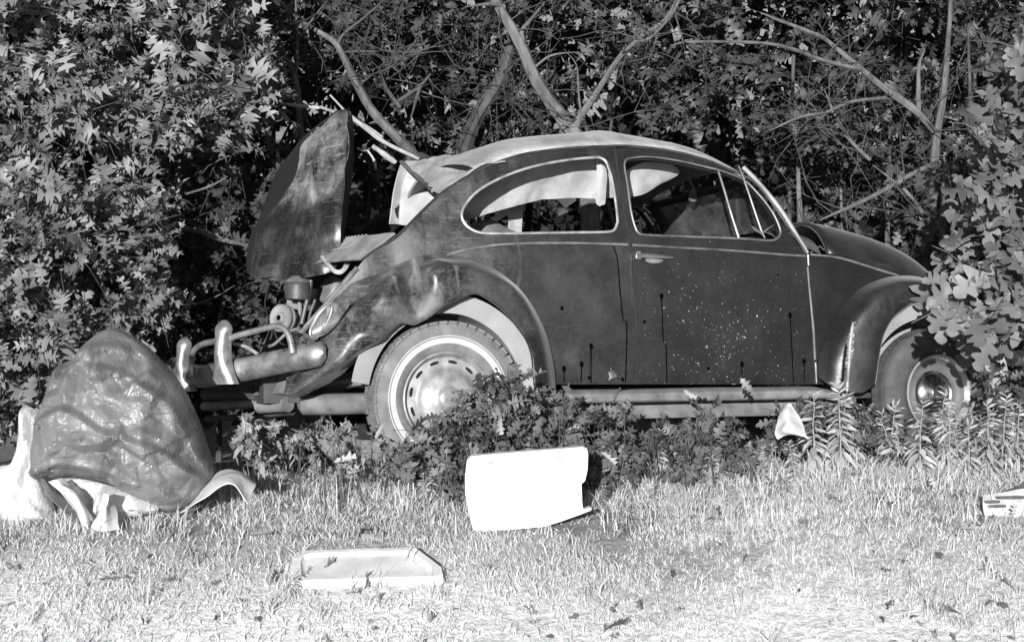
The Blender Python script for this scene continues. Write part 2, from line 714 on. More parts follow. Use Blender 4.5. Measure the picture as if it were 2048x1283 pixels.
WID = [(-0.75, 0.40), (-0.5, 0.47), (-0.3, 0.53), (0, 0.595), (0.3, 0.635), (0.6, 0.66), (1.0, 0.675), (1.5, 0.665), (1.85, 0.64), (2.1, 0.59), (2.4, 0.52), (2.7, 0.44), (3.0, 0.34)]
ZB = 0.97


def ys(x, z):
    wv = interp(WID, x)
    if z < ZB:
        return wv * (1 - 0.025 * ((z - 0.72) / 0.35) ** 2)
    q = z - ZB
    base = wv * (1 - 0.025 * ((ZB - 0.72) / 0.35) ** 2)
    return base - 0.10 * q - 0.34 * q * q


def side(px, py, off=0.0):
    y = -0.65
    for _ in range(6):
        p = ony(px, py, y)
        y = -(ys(p.x, p.z) + off)
    return ony(px, py, y)


def xz(pts, n=0, closed=True):
    L = [side(a, b) for a, b in pts]
    L2 = [(p.x, p.z) for p in L]
    if n:
        L2 = [(p.x, p.y) for p in cr([(a, b) for a, b in L2], n, closed)]
    return L2


def on_body(u, v, off=0.0, seed=0, amp=0.003, f=3.0):
    d = amp * noise.noise(Vector((u * f, v * f, seed)))
    return (u, -(ys(u, v) + off + d), v)


QWIN = [(923, 428), (927, 444), (940, 457), (965, 466), (1020, 467), (1081, 466), (1150, 465), (1211, 464), (1227, 460), (1233, 448), (1234, 435), (1225, 368), (1216, 335), (1210, 322), (1200, 316), (1189, 315), (1135, 320), (1063, 334), (1001, 356), (954, 383), (930, 410)]
DWIN = [(1249, 340), (1249, 325), (1258, 317), (1297, 314), (1352, 321), (1406, 333), (1442, 342), (1485, 359), (1514, 386), (1543, 423), (1558, 455), (1559, 470), (1547, 480), (1520, 480), (1478, 477), (1370, 473), (1295, 470), (1277, 466), (1269, 452), (1261, 420), (1254, 368)]
GAP_R = [(1229, 297), (1234, 340), (1241, 379), (1249, 430), (1256, 462), (1260, 491), (1266, 510), (1269, 575), (1271, 641), (1273, 700), (1273, 768)]
GAP_F = [(1614, 508), (1616, 532), (1620, 590), (1625, 649), (1628, 720), (1629, 768)]
RAIL = [(1493, 358), (1456, 338), (1406, 318), (1334, 301), (1261, 293), (1214, 293), (1117, 299), (1052, 308), (977, 332), (931, 355), (882, 386)]

qwin = xz(QWIN, 4)
dwin = xz(DWIN, 4)


def nrm_in(u, v):
    e = 0.01
    a = Vector(on_body(u + e, v, amp=0)) - Vector(on_body(u - e, v, amp=0))
    b = Vector(on_body(u, v + e, amp=0)) - Vector(on_body(u, v - e, amp=0))
    n = a.cross(b).normalized()
    return n if n.y > 0 else -n


# rear quarter panel
q_out = [(1271, 768), (1271, 700), (1268.5, 641), (1266.5, 575), (1263.5, 510), (1257.5, 491), (1253.5, 462), (1246.5, 430), (1238.5, 379), (1231.5, 340), (1226, 297)]
q_out += [(1214, 294), (1165, 296), (1117, 300), (1085, 304), (1052, 309), (1015, 319), (977, 333), (953, 344), (931, 356), (905, 371), (882, 387), (858, 408), (835, 431), (812, 455), (794, 473), (772, 485), (750, 500), (735, 512), (722, 526), (700, 555), (680, 580), (655, 610)]
q_out += [(680, 625), (720, 600), (760, 570), (800, 555), (850, 548), (900, 548), (950, 556), (990, 580), (1030, 620), (1060, 670), (1080, 720), (1085, 768)]


def qpos(u, v):
    d = 0.0
    if u < 0.35:
        k = min(1, (0.35 - u) / 0.5)
        d = 0.02 * k * noise.noise(Vector((u * 4.5, v * 5, 3))) + 0.008 * k * noise.noise(Vector((u * 13, v * 11, 9)))
    return on_body(u, v, d, 2, 0.0025, 3)


rq = sheet('rear_quarter_panel', xz(q_out), [qwin], 0.035, qpos, nrm_in, 0.012, M['paint_quarter'], car)
lq = sheet('rear_quarter_panel', xz(q_out), [qwin], 0.05, lambda u, v: on_body(u, v, 0, 2, 0.003), nrm_in, 0.012, M['paint'], car, mirror=True)

# door
d_out = [(1275, 768), (1275, 700), (1273.5, 641), (1271.5, 575), (1268.5, 510), (1262.5, 491), (1258.5, 462), (1251.5, 430), (1243.5, 379), (1236.5, 340), (1231, 297), (1261, 294), (1297, 297), (1334, 302), (1370, 309), (1406, 319), (1432, 328), (1456, 339), (1493, 360), (1520, 388), (1547, 424), (1568, 455), (1590, 483), (1606, 500), (1611.5, 510), (1613.5, 532), (1617.5, 590), (1622.5, 649), (1625.5, 720), (1626, 768)]


def dpos(u, v):
    return on_body(u, v, 0.003, 5, 0.003, 2.5)


door = sheet('door', xz(d_out), [dwin], 0.035, dpos, nrm_in, 0.03, M['paint_door'], car)
ldoor = sheet('door', xz(d_out), [dwin], 0.05, dpos, nrm_in, 0.03, M['paint'], car, mirror=True)

# black door gaps, as recessed rubber behind the joints
for pts in (GAP_R, GAP_F):
    for s in (1, -1):
        mb = MB()
        P = [side(a, b, -0.016) for a, b in pts]
        mb.tube([(p.x, p.y * s, p.z) for p in cr(P, 3)], 0.008, 6)
        mb.build('door_seal', M['black'], car)

# front quarter (cowl side)
f_out = [(1618, 508), (1645, 509), (1675, 513), (1705, 521), (1734, 530), (1773, 542), (1796, 549), (1830, 562), (1850, 580), (1830, 600), (1780, 610), (1740, 640), (1705, 680), (1680, 730), (1670, 768), (1632, 768), (1631, 720), (1628, 649), (1622.5, 590), (1619, 532)]
for mir in (False, True):
    sheet('front_quarter_panel', xz(f_out), [], 0.05, lambda u, v: on_body(u, v, 0, 8, 0.002), nrm_in, 0.012, M['paint'], car, mirror=mir)

# window trims, moulding, gutter
for loop, rad, par, m_ in ((qwin, 0.006, rq, M['trim']), (dwin, 0.005, door, M['mould'])):
    mb = MB()
    mb.tube([Vector(on_body(u, v, 0.004, amp=0)) for u, v in loop], rad, 6, closed=True)
    mb.build('window_trim', m_, par)
for loop, par in ((qwin, lq), (dwin, ldoor)):
    mb = MB()
    mb.tube([Vector((u, ys(u, v), v)) for u, v in loop], 0.011, 6, closed=True)
    mb.build('window_trim', M['rubber'], par)


def strip(pts, h, d, name, m_, par, n=3, off=0.0):
    P = cr([side(a, b, off) for a, b in pts], n)
    mb = MB()
    prof = [(-h, -0.002), (-h * 0.7, d * 0.8), (0, d), (h * 0.7, d * 0.8), (h, -0.002)]
    k = len(prof)
    V = [Vector((p.x, p.y - b, p.z + a)) for p in P for a, b in prof]
    F = [f[::-1] for f in grid_faces(len(P), k)]
    mb.add(V, F)
    return mb.build(name, m_, par)


strip([(893, 510), (915, 504), (936, 498.5), (990, 490), (1040, 487), (1081, 486), (1140, 486), (1189, 487), (1255, 489)], 0.0065, 0.008, 'moulding', M['mould'], rq)
strip([(1263, 490), (1300, 492), (1334, 494), (1390, 497), (1442, 500), (1514, 505), (1560, 509), (1609, 512)], 0.0065, 0.011, 'moulding', M['mould'], door)
strip([(1620, 509), (1645, 511), (1675, 515), (1705, 523), (1734, 532), (1773, 544), (1796, 551)], 0.006, 0.007, 'moulding', M['sill'], car)

# hinge-side joint bead, broken away near its foot
mb = MB()
mb.tube([side(a, b, 0.004) for a, b in [(1615, 534), (1618, 570), (1623, 620), (1627, 660), (1630, 719)]], 0.0055, 6)
mb.build('joint_bead', M['sill'], car)
mb = MB()
mb.tube([side(a, b, 0.004) for a, b in [(1616, 509), (1616.5, 520), (1617, 531)]], 0.0045, 6)
mb.build('joint_bead', M['mould'], car)
mb = MB()
mb.tube([side(a, b, 0.004) for a, b in [(1631, 724), (1632, 745), (1633, 766)]], 0.005, 6)
mb.build('joint_bead', M['mould'], car)

# door handle
hp = [side(a, b, 0.02) for a, b in [(1272, 512), (1290, 511), (1310, 512), (1330, 514), (1347, 515)]]
mb = MB()
mb.tube(hp, [0.010, 0.012, 0.010, 0.009, 0.004], 8)
p0 = side(1274, 511, 0.01)
mb.box(p0, (0.011, 0, 0), (0, 0.016, 0), (0, 0, 0.018))
mb.build('door_handle', M['chrome'], door)
mb = MB()
pc = side(1308, 520, 0.004)
mb.add([pc + Vector((0.045 * cos(a), -0.003, 0.014 * sin(a))) for a in np.linspace(0, 2 * pi, 14)[:-1]], [tuple(range(13))])
mb.build('handle_plate', M['sill'], door)

# drips of dark liquid that ran from small holes
drips = [[(1323, 592), (1325, 640), (1327, 682), (1332, 692), (1334, 764)], [(1182, 692), (1182, 764)], [(1163, 728), (1162, 764)], [(1128, 737), (1128, 764)], [(1580, 630), (1583, 680), (1587, 764)], [(1608, 722), (1609, 764)], [(1484, 728), (1484, 748)],
         [(1227, 492), (1235, 520), (1241, 590), (1247, 640), (1253, 646), (1253, 700), (1251, 764)]]
for i, d_ in enumerate(drips):
    mb = MB()
    P = [side(a, b, 0.0065) for a, b in d_]
    P = cr(P, 5)
    V = []
    for k, p in enumerate(P):
        t = k / (len(P) - 1)
        wd = 0.0032 * (0.8 + 0.4 * noise.noise(Vector((k * 0.5, i, 0))))
        V += [p + Vector((-wd, 0, 0)), p + Vector((wd, 0, 0))]
    mb.add(V, grid_faces(len(P), 2))
    if i != 7:
        c = P[0]
        mb.add([c + Vector((0.0095 * cos(a), -0.001, 0.014 * sin(a))) for a in np.linspace(0, 2 * pi, 13)[:-1]], [tuple(range(12))])
    mb.build('dark_drip', M['stain'], door if d_[0][0] > 1270 else rq)
for a, b, r in [(1124, 616, 0.008), (1178, 755, 0.007), (1289, 643, 0.007), (1417, 736, 0.007), (1245, 758, 0.008), (1556, 550, 0.005), (1047, 656, 0.008)]:
    if a == 1047:
        continue
    c = side(a, b, 0.0065)
    mk('dark_spot', [c + Vector((r * cos(q), 0, r * 1.2 * sin(q))) for q in np.linspace(0, 2 * pi, 11)[:-1]], [tuple(range(10))], M['stain'], door if a > 1270 else rq)

# vent-window post and the loose vent frame
mb = MB()
mb.tube([side(a, b, -0.006) for a, b in [(1437, 343), (1450, 385), (1463, 430), (1478, 477)]], 0.006, 6)
mb.build('vent_post', M['mould'], door)
mb = MB()
mb.tube([side(a, b, 0.02) for a, b in [(1477, 331), (1483, 345), (1497, 385), (1512, 430), (1524, 465), (1530, 476)]], [0.003, 0.005, 0.005, 0.005, 0.005, 0.003], 6)
mb.tube([side(a, b, 0.02) for a, b in [(1503, 452), (1510, 459), (1520, 464), (1526, 470)]], [0.002, 0.008, 0.008, 0.004], 6)
mb.tube([side(a, b, 0.02) for a, b in [(1523, 467), (1535, 458), (1547, 450)]], [0.004, 0.003, 0.002], 6)
mb.build('vent_frame', M['mould'], door)

# roof
RAIL2 = [(1493, 356), (1456, 337), (1406, 317), (1334, 300), (1261, 292), (1214, 292), (1165, 294), (1117, 298), (1085, 302), (1052, 307), (1015, 317), (977, 331), (953, 342)]
rail = cr([side(a, b, 0.0) for a, b in RAIL2], 4)
TOPZ = [(-0.1, 0.05), (0.15, 0.085), (0.5, 0.118), (0.9, 0.125), (1.3, 0.115), (1.6, 0.08), (1.75, 0.045)]
nv = 21
V = []
for p in rail:
    hgt = interp(TOPZ, p.x)
    yb = -p.y
    for j in range(nv):
        t = -1 + 2 * j / (nv - 1)
        c = 1 - abs(t) ** 2.2
        dx = 0.05 * c if p.x > 1.2 else -0.05 * c * max(0, (0.4 - p.x) / 0.5)
        dent = 0.0
        if p.x < 1.05:
            dent = 0.008 * noise.noise(Vector((p.x * 5, t * 2, 4)))
        ridge = 0.006 * math.exp(-((p.x - 0.93) / 0.05) ** 2)
        V.append(Vector((p.x + dx, t * yb * (1 + 0.02 * c), p.z + 0.004 + hgt * c ** 0.85 + dent + ridge)))
F = grid_faces(len(rail), nv)
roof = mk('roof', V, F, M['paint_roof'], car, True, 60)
sol = roof.modifiers.new('thick', 'SOLIDIFY')
sol.thickness = 0.012
sol.offset = 1 if roof.data.polygons[len(F) // 2].normal.z < 0 else -1
# rain gutter along the roof edge
for s in (1, -1):
    mb = MB()
    P = cr([side(a, b, 0.004) for a, b in [(1612, 506), (1597, 482), (1568, 441), (1547, 410), (1520, 374), (1493, 354)] + RAIL2[1:] + [(931, 354), (905, 370), (882, 386), (835, 430), (794, 472), (750, 499), (722, 520)]], 3)
    mb.tube([(p.x, p.y * s, p.z) for p in P], 0.0055, 6)
    mb.build('rain_gutter', M['gutter'], car)
# pale paint edge of the windscreen pillar
mb = MB()
mb.tube(cr([side(a, b, -0.012) for a, b in [(1486, 334), (1516, 364), (1550, 405), (1571, 434), (1600, 482), (1614, 506)]], 3), 0.010, 6)
mb.build('pillar_edge', M['paint_roof'], car)
mb = MB()
P = cr([side(a, b, -0.03) for a, b in [(1486, 338), (1516, 368), (1550, 410), (1571, 440), (1600, 486), (1614, 508)]], 3)
mb.tube([(p.x, -p.y, p.z) for p in P], 0.028, 8)
mb.build('windscreen_pillar', M['dark'], car)

# crumpled flap at the rear of the roof
g = [[(803, 322, 0.36), (850, 320, 0.18), (893, 317, 0.05), (932, 314, -0.08), (977, 311, -0.2), (1010, 305, -0.3)],
     [(822, 341, 0.2), (858, 345, 0.0), (895, 340, -0.12), (935, 337, -0.25), (975, 326, -0.36), (1010, 313, -0.46)],
     [(845, 361, 0.0), (868, 364, -0.15), (900, 358, -0.28), (935, 347, -0.4), (975, 333, -0.5), (1010, 319, -0.55)],
     [(866, 381, -0.3), (874, 384, -0.42), (900, 371, -0.5), (935, 353, -0.545), (975, 334, -0.565), (1010, 321, -0.57)]]
v_, f_ = loft([[ony(*p) for p in c] for c in g], 8, 8, 0.028, 6, 3, 0.006, True)
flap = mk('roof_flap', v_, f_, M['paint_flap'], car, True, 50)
mb = MB()
mb.tube(cr([ony(*p) for p in [(803, 324, 0.34), (824, 344, 0.19), (847, 364, -0.02), (867, 383, -0.3)]], 4), 0.011, 6)
mb.build('window_rubber', M['inner'], flap)

# far rear-window pillar seen from inside, lined with pale cloth
lin = [[(803, 327, 0.44), (795, 352, 0.47), (788, 385, 0.5), (784, 415, 0.52), (780, 448, 0.52)],
       [(816, 340, 0.46), (808, 362, 0.5), (801, 390, 0.53), (798, 418, 0.55), (796, 448, 0.55)],
       [(822, 344, 0.46), (816, 365, 0.49), (810, 392, 0.51), (808, 420, 0.52), (806, 450, 0.52)],
       [(895, 355, 0.44), (895, 380, 0.46), (895, 400, 0.47), (895, 425, 0.48), (895, 460, 0.48)]]
v_, f_ = loft([[ony(*p) for p in c] for c in lin], 4, 4, 0.004, 8, 1, 0.006)
mk('pillar_lining', v_, f_, M['cloth'], car)

# rear deck under the rear window: ridged panel
RE = [(846, 395), (812, 440), (790, 466), (768, 482), (745, 497), (722, 517), (700, 545), (680, 578)]
ee = [side(a, b, -0.004) for a, b in RE]
rows = []
for i, p in enumerate(ee):
    row = []
    for j in range(13):
        t = -1 + 2 * j / 12
        bulge = (1 - t * t)
        row.append(Vector((p.x - 0.13 * bulge, -p.y * t, p.z + (0.015 + 0.0 * i) * bulge)))
    rows.append(row)
rows = rows[2:6]
v_, f_ = loft(rows, 3, 4, 0.006, 8, 6, 0.008)
deck = mk('rear_deck', v_, f_, M['louvre'], car, True, 60)
for k in range(14):
    y0 = -0.36 + 0.03 * k
    b0 = rows[0][0]
    t = y0 / -rows[0][0].y if False else y0 / abs(rows[0][0].y)
    P = []
    for r_ in rows[:3]:
        t = y0 / abs(r_[0].y)
        P.append(Vector((r_[0].x - 0.13 * (1 - t * t) - 0.004, y0, r_[0].z + 0.015 * (1 - t * t) + 0.003)))
    mb = MB()
    mb.tube(cr(P, 3), 0.0035, 6)
    mb.build('louvre_rib', M['louvre'], deck)

# engine bay walls and floor pan
mb = MB()
mb.box((-0.05, 0, 0.62), (0.01, 0, 0), (0, 0.50, 0), (0, 0, 0.28))
mb.build('firewall', M['dark'], car)
mb = MB()
mb.box((1.1, 0, 0.30), (1.1, 0, 0), (0, 0.60, 0), (0, 0, 0.012))
mb.build('floor_pan', M['dark'], car)

# rear fender, creased
A = [(1112, 772, -.675), (1108, 734, -.672), (1094, 672, -.668), (1068, 617, -.664), (1033, 570, -.66), (986, 535, -.655), (946, 517, -.65), (888, 511, -.64), (841, 514, -.63), (802, 525, -.62), (770, 537, -.60), (720, 562, -.565), (675, 592, -.53), (640, 632, -.49), (612, 685, -.46), (572, 745, -.44)]
B = [(1096, 772, -.755), (1090, 725, -.76), (1074, 660, -.765), (1047, 605, -.77), (1012, 568, -.775), (962, 545, -.78), (910, 535, -.78), (862, 541, -.775), (822, 572, -.695), (778, 578, -.76), (725, 610, -.725), (682, 645, -.68), (648, 685, -.63), (610, 735, -.57), (575, 778, -.52), (560, 790, -.48)]
B = B[:8] + B[8:13] + [(625, 720, -.60), (602, 755, -.56), (570, 785, -.50)]
C = [(1070, 772, -.77), (1062, 703, -.775), (1037, 656, -.78), (1005, 617, -.785), (966, 589, -.79), (945, 584, -.79), (918, 590, -.79), (887, 604, -.785), (834, 637, -.74), (797, 641, -.755), (752, 671, -.768), (714, 697, -.752), (677, 722, -.722), (641, 747, -.68), (611, 769, -.63), (582, 789, -.56)]
D = [(a, b + 1, y + .03) for a, b, y in C]
D2 = [(1067, 770, -.73), (1059, 703, -.73), (1034, 657, -.735), (1003, 619, -.74), (965, 592, -.745), (945, 587, -.745), (918, 592, -.745), (888, 606, -.74), (836, 640, -.70), (799, 645, -.715), (762, 680, -.70), (733, 713, -.67), (698, 743, -.64), (652, 771, -.60), (617, 786, -.56), (584, 793, -.52)]
v_, f_ = loft([[ony(*p) for p in c] for c in (A, B, C, D2)], 6, 8, 0.024, 5, 2, 0.004, True, lambda p: max(0.12, min(1.0, (0.16 - p.x) / 0.25)))
rf = mk('rear_fender', v_, f_, M['paint_fender'], car, True, 50)
# far rear fender
v2, f2 = loft([[Vector((q.x, -q.y, q.z)) for q in [ony(*p) for p in c]] for c in (A, B, C, D2)], 3, 4, 0.004, 7, 3, 0.004)
mk('rear_fender', v2, [f[::-1] for f in f2], M['paint_fender'], car, True, 50)
# torn tail-lamp socket on the near rear fender
tl = cr([ony(*p) for p in [(652, 612, -.60), (654, 622, -.605), (648, 640, -.60), (636, 660, -.585), (624, 678, -.57), (616, 678, -.55), (612, 664, -.54), (622, 640, -.56), (638, 620, -.58)]], 3, True)
mb = MB()
mb.tube([p + Vector((0, -0.075, 0)) for p in tl], 0.006, 6, closed=True)
mb.build('lamp_rim', M['chrome'], rf)
cc = sum(tl, Vector()) / len(tl)
V = [p + Vector((0, -0.073, 0)) for p in tl] + [p * 0.55 + cc * 0.45 + Vector((0.03, -0.06, 0)) for p in tl] + [cc + Vector((0.04, -0.055, 0))]
n = len(tl)
F = [(i, (i + 1) % n, n + (i + 1) % n, n + i) for i in range(n)] + [(n + i, n + (i + 1) % n, 2 * n) for i in range(n)]
mk('lamp_reflector', V, F, M['chrome'], rf)
# bent flap of metal above the lamp
v_, f_ = loft([[ony(*p) for p in c] for c in [[(655, 607, -.66), (676, 606, -.67), (700, 606, -.685)], [(650, 640, -.665), (672, 634, -.685), (692, 622, -.70)], [(632, 676, -.655), (652, 668, -.675), (668, 655, -.69)]]], 4, 4, 0.004, 20, 5, 0.003)
mk('torn_flap', v_, f_, M['paint_fender'], rf)

# wheel housing behind the rear wheel: dusty inner walls
ring = [ony(a, b, -.70) for a, b, y in C]
hub_r = Vector((0, -0.70, 0.315))
V, F = [], []
nn = 44
for i in range(nn + 1):
    a = radians(2) + i / nn * radians(168)
    for r_, y_ in ((0.425, -0.705), (0.39, -0.702), (0.345, -0.692), (0.345, -0.42), (0.02, -0.42)):
        V.append(Vector((r_ * cos(a), y_ + 0.004 * noise.noise(Vector((cos(a) * 3, sin(a) * 3, r_ * 9))), 0.315 + r_ * sin(a) * (1.05 if r_ > 0.3 else 1))))
F = grid_faces(nn + 1, 5)
wh = mk('wheel_housing', V, F, M['well'], car, True, 50)

# front fender
A = [(1634, 752, -.648), (1644, 696, -.645), (1667, 645, -.635), (1695, 603, -.62), (1726, 575, -.605), (1765, 558, -.585), (1804, 552, -.56), (1843, 556, -.54), (1884, 571, -.52), (1925, 600, -.50), (1960, 640, -.48), (1985, 690, -.46)]
B = [(1670, 775, -.715), (1676, 720, -.725), (1697, 662, -.735), (1724, 618, -.745), (1753, 588, -.75), (1787, 571, -.75), (1822, 564, -.75), (1860, 568, -.745), (1905, 586, -.73), (1947, 618, -.70), (1976, 660, -.66), (1996, 712, -.62)]
C0 = [(1722, 785, -.755), (1730, 712, -.765), (1744, 665, -.77), (1766, 628, -.775), (1797, 600, -.78), (1825, 588, -.78), (1852, 582, -.78), (1885, 586, -.775), (1920, 608, -.765), (1953, 640, -.74), (1982, 680, -.705), (1999, 723, -.66)]
C = [(1747, 768, -.75), (1755, 712, -.76), (1765, 669, -.765), (1784, 634, -.77), (1812, 610, -.775), (1835, 597, -.775), (1858, 590, -.775), (1885, 594, -.77), (1918, 614, -.76), (1950, 646, -.735), (1979, 682, -.70), (1997, 725, -.655)]
D = [(a + 2, b + 2, y + .05) for a, b, y in C]
for s in (1, -1):
    v_, f_ = loft([[Vector((q.x, q.y * s, q.z)) for q in [ony(*p) for p in c]] for c in (A, B, C0, C, D)], 5, 4, 0.002, 4, 2, 0.004)
    ff = mk('front_fender', v_, f_ if s == 1 else [f[::-1] for f in f_], M['paint_front'], car, True, 50)
    mb = MB()
    mb.lathe([(0.002, 0.09), (0.05, 0.085), (0.085, 0.06), (0.098, 0.02), (0.105, 0.0), (0.1, -0.05), (0.05, -0.1)], 24, (2.97, -0.53 * s, 0.66), (0.9, -0.12 * s, 0.35), (0, 0, 1))
    mb.build('headlamp', M['chrome2'], ff)
V = []
for i in range(nn + 1):
    a = radians(-4) + i / nn * radians(180)
    for r_, y_ in ((0.435, -0.722), (0.40, -0.712), (0.335, -0.695), (0.335, -0.44), (0.02, -0.44)):
        V.append(Vector((2.4 + r_ * cos(a), y_, 0.315 + r_ * sin(a) * (1.03 if r_ > 0.3 else 1))))
mk('wheel_housing', V, grid_faces(nn + 1, 5), M['well'], car, True, 50)

# running boards
for s in (1, -1):
    prof = [(-0.66, 0.345), (-0.70, 0.347), (-0.745, 0.342), (-0.765, 0.325), (-0.768, 0.295), (-0.755, 0.285), (-0.66, 0.285)]
    xs_ = [0.42, 0.6, 0.9, 1.2, 1.5, 1.75, 1.85, 1.95]
    V = []
    for i, x in enumerate(xs_):
        for y, z in prof:
            zz = z + (-0.0 if i < 6 else -0.02 * (i - 5) * (z > 0.29))
            V.append((x + 0.004 * noise.noise(Vector((x, y, 0))), y * s, zz + 0.003 * noise.noise(Vector((x * 6, y * 9, 1)))))
    k = len(prof)
    F = [(i * k + j, i * k + (j + 1) % k, (i + 1) * k + (j + 1) % k, (i + 1) * k + j) for i in range(len(xs_) - 1) for j in range(k)]
    F += [tuple(range(k))[::-1], tuple((len(xs_) - 1) * k + j for j in range(k))]
    if s < 0:
        F = [f[::-1] for f in F]
    rb = mk('running_board', V, F, M['sill'], car, True, 40)
    mb = MB()
    mb.tube([(x, -0.772 * s, 0.292) for x in (0.44, 1.0, 1.5, 1.93)], 0.004, 6)
    mb.build('board_trim', M['mould'], rb)
# sill under the running board
mb = MB()
mb.box((1.2, -0.63, 0.25), (0.75, 0, 0), (0, 0.02, 0), (0, 0, 0.035))
mb.build('sill', M['sill'], car)

# hood and cowl
hs = [(1597, 446), (1626, 450), (1656, 457), (1685, 464), (1714, 472), (1745, 482), (1773, 493), (1795, 504), (1812, 514), (1830, 527), (1846, 541), (1860, 556), (1880, 580)]
V = []
nvh = 25
for i, (a, b) in enumerate(cr([Vector((p[0], p[1], 0)) for p in hs], 2)) if False else enumerate([(p.x, p.y) for p in cr([Vector((p[0], p[1], 0)) for p in hs], 2)]):
    c = ony(a, b, -0.10)
    hwid = interp([(1.8, .48), (2.1, .46), (2.4, .42), (2.7, .36), (3.1, .27)], c.x)
    for j in range(nvh):
        t = -1 + 2 * j / (nvh - 1)
        drop = 0.19 * abs(t) ** 3.0
        V.append(Vector((c.x - 0.05 * t * t, hwid * t, c.z + 0.006 - drop)))
hood = mk('hood', V, grid_faces(len(hs) * 2 - 1, nvh), M['paint_front'], car, True, 60)
sol = hood.modifiers.new('thick', 'SOLIDIFY')
sol.thickness = 0.02
sol.offset = -1 if hood.data.polygons[60].normal.z > 0 else 1
# inner wing between hood and fender
V = []
for a, b in [(1618, 510), (1675, 514), (1734, 531), (1773, 543), (1796, 550), (1840, 565)]:
    p = side(a, b)
    for t in (0, 0.5, 1):
        V.append(Vector((p.x, p.y + 0.2 * t, p.z - 0.01 + 0.015 * sin(t * 3) - 0.03 * t)))
mk('hood_channel', V, grid_faces(6, 3), M['paint_front'], car)
# cowl under the windscreen
V = []
for k, (x, z, hw_) in enumerate([(1.70, 1.115, .58), (1.78, 1.125, .56), (1.86, 1.125, .52), (1.96, 1.10, .48)]):
    for j in range(13):
        t = -1 + 2 * j / 12
        V.append(Vector((x + 0.09 * (1 - t * t), hw_ * t, z - 0.125 * abs(t) ** 2.6)))
mk('cowl', V, grid_faces(4, 13), M['sill'], car)  # paler than the body paint: sunlight on the cowl put into its colour
mb = MB()
mb.tube([ony(1622, 505, -.5), ony(1640, 492, -.42), ony(1648, 500, -.4)], 0.004, 6)
mb.build('wiper', M['sill'], car)

# windscreen
tp, bt = side(1500, 362, -0.03), side(1602, 492, -0.03)
V = []
for i in range(5):
    s = i / 4
    for j in range(9):
        t = -1 + 2 * j / 8
        p = tp.lerp(bt, s)
        V.append(Vector((p.x + 0.09 * (1 - t * t), -p.y * t * 0.97, p.z + 0.07 * (1 - t * t) * (0.3 + 0.7 * s))))
ws = mk('windscreen', V, grid_faces(5, 9), M['glass'], car)
sol = ws.modifiers.new('thick', 'SOLIDIFY')
sol.thickness = 0.005
mb = MB()
mb.tube([Vector((tp.x + 0.09 * (1 - t * t), -tp.y * t, tp.z + 0.01 + 0.021 * (1 - t * t))) for t in np.linspace(-1, 1, 9)], 0.02, 6)
mb.tube([Vector((bt.x + 0.09 * (1 - t * t), -bt.y * t, bt.z - 0.01 + 0.07 * (1 - t * t))) for t in np.linspace(-1, 1, 9)], 0.02, 6)
mb.build('windscreen_frame', M['dark'], ws)

# interior: sagging headliner, torn strips, far pillar lining, visor, mirror, seats
hl_top = [(900, 430, -.40), (930, 396, -.40), (970, 366, -.40), (1015, 346, -.40), (1066, 332, -.40), (1130, 321, -.40), (1200, 316, -.40), (1245, 316, -.40)]
hl_mid = [(912, 438, -.37), (945, 420, -.36), (985, 398, -.35), (1030, 384, -.35), (1080, 366, -.35), (1135, 360, -.35), (1203, 362, -.35), (1245, 364, -.35)]
hl_bot = [(925, 441, -.34), (972, 428, -.33), (1000, 419, -.31), (1030, 409, -.32), (1073, 401, -.31), (1131, 395, -.32), (1203, 397, -.31), (1245, 395, -.31)]
v_, f_ = loft([[ony(*p) for p in c] for c in (hl_top, hl_mid, hl_bot)], 8, 10, 0.022, 6, 4, 0.004, True)
mk('headliner', v_, f_, M['cloth'], car)
g = [[(1244, 345, -.38), (1290, 324, -.40), (1345, 328, -.40)], [(1250, 370, -.36), (1300, 352, -.36), (1358, 346, -.36)], [(1262, 394, -.34), (1288, 387, -.33), (1320, 367, -.33)]]
v_, f_ = loft([[ony(*p) for p in c] for c in g], 6, 6, 0.008, 8, 7, 0.004)
mk('headliner', v_, f_, M['cloth'], car)
g = [[(1192, 318, -.45), (1194, 350, -.45), (1190, 380, -.45), (1192, 405, -.44), (1199, 412, -.44)], [(1203, 318, -.46), (1203, 350, -.46), (1199, 380, -.46), (1203, 405, -.45), (1204, 410, -.45)], [(1211, 330, -.45), (1215, 352, -.45), (1213, 380, -.45), (1211, 402, -.45), (1209, 409, -.45)]]
v_, f_ = loft([[ony(*p) for p in c] for c in g], 5, 4, 0.006, 20, 9, 0.003)
mk('cloth_strip', v_, f_, M['cloth'], car)
g = [[(1013, 400, -.12), (1019, 435, -.11), (1015, 500, -.10)], [(1030, 398, -.11), (1031, 435, -.10), (1030, 500, -.09)], [(1050, 394, -.11), (1045, 435, -.10), (1041, 500, -.09)]]
v_, f_ = loft([[ony(*p) for p in c] for c in g], 5, 4, 0.003, 20, 9, 0.008)
mk('cloth_strip', v_, f_, M['cloth'], car)  # far pillar lining, moved into mid-cabin to catch the sun
g = [[(1340, 338, .1), (1352, 334, .1), (1372, 333, .1), (1390, 336, .1), (1404, 341, .1)], [(1340, 341, .1), (1352, 344, .1), (1372, 345, .1), (1390, 344, .1), (1404, 343, .1)]]
v_, f_ = loft([[ony(*p) for p in c] for c in g], 4, 4, 0.0, 8, 7, 0.012)
mk('sun_visor', v_, f_, M['cloth'], car)
mb = MB()
mb.tube([ony(1372, 345, .1), ony(1381, 365, .08), ony(1389, 378, .08)], 0.004, 6)
mb.build('mirror_stem', M['mould'], car)
pc = ony(1385, 390, .08)
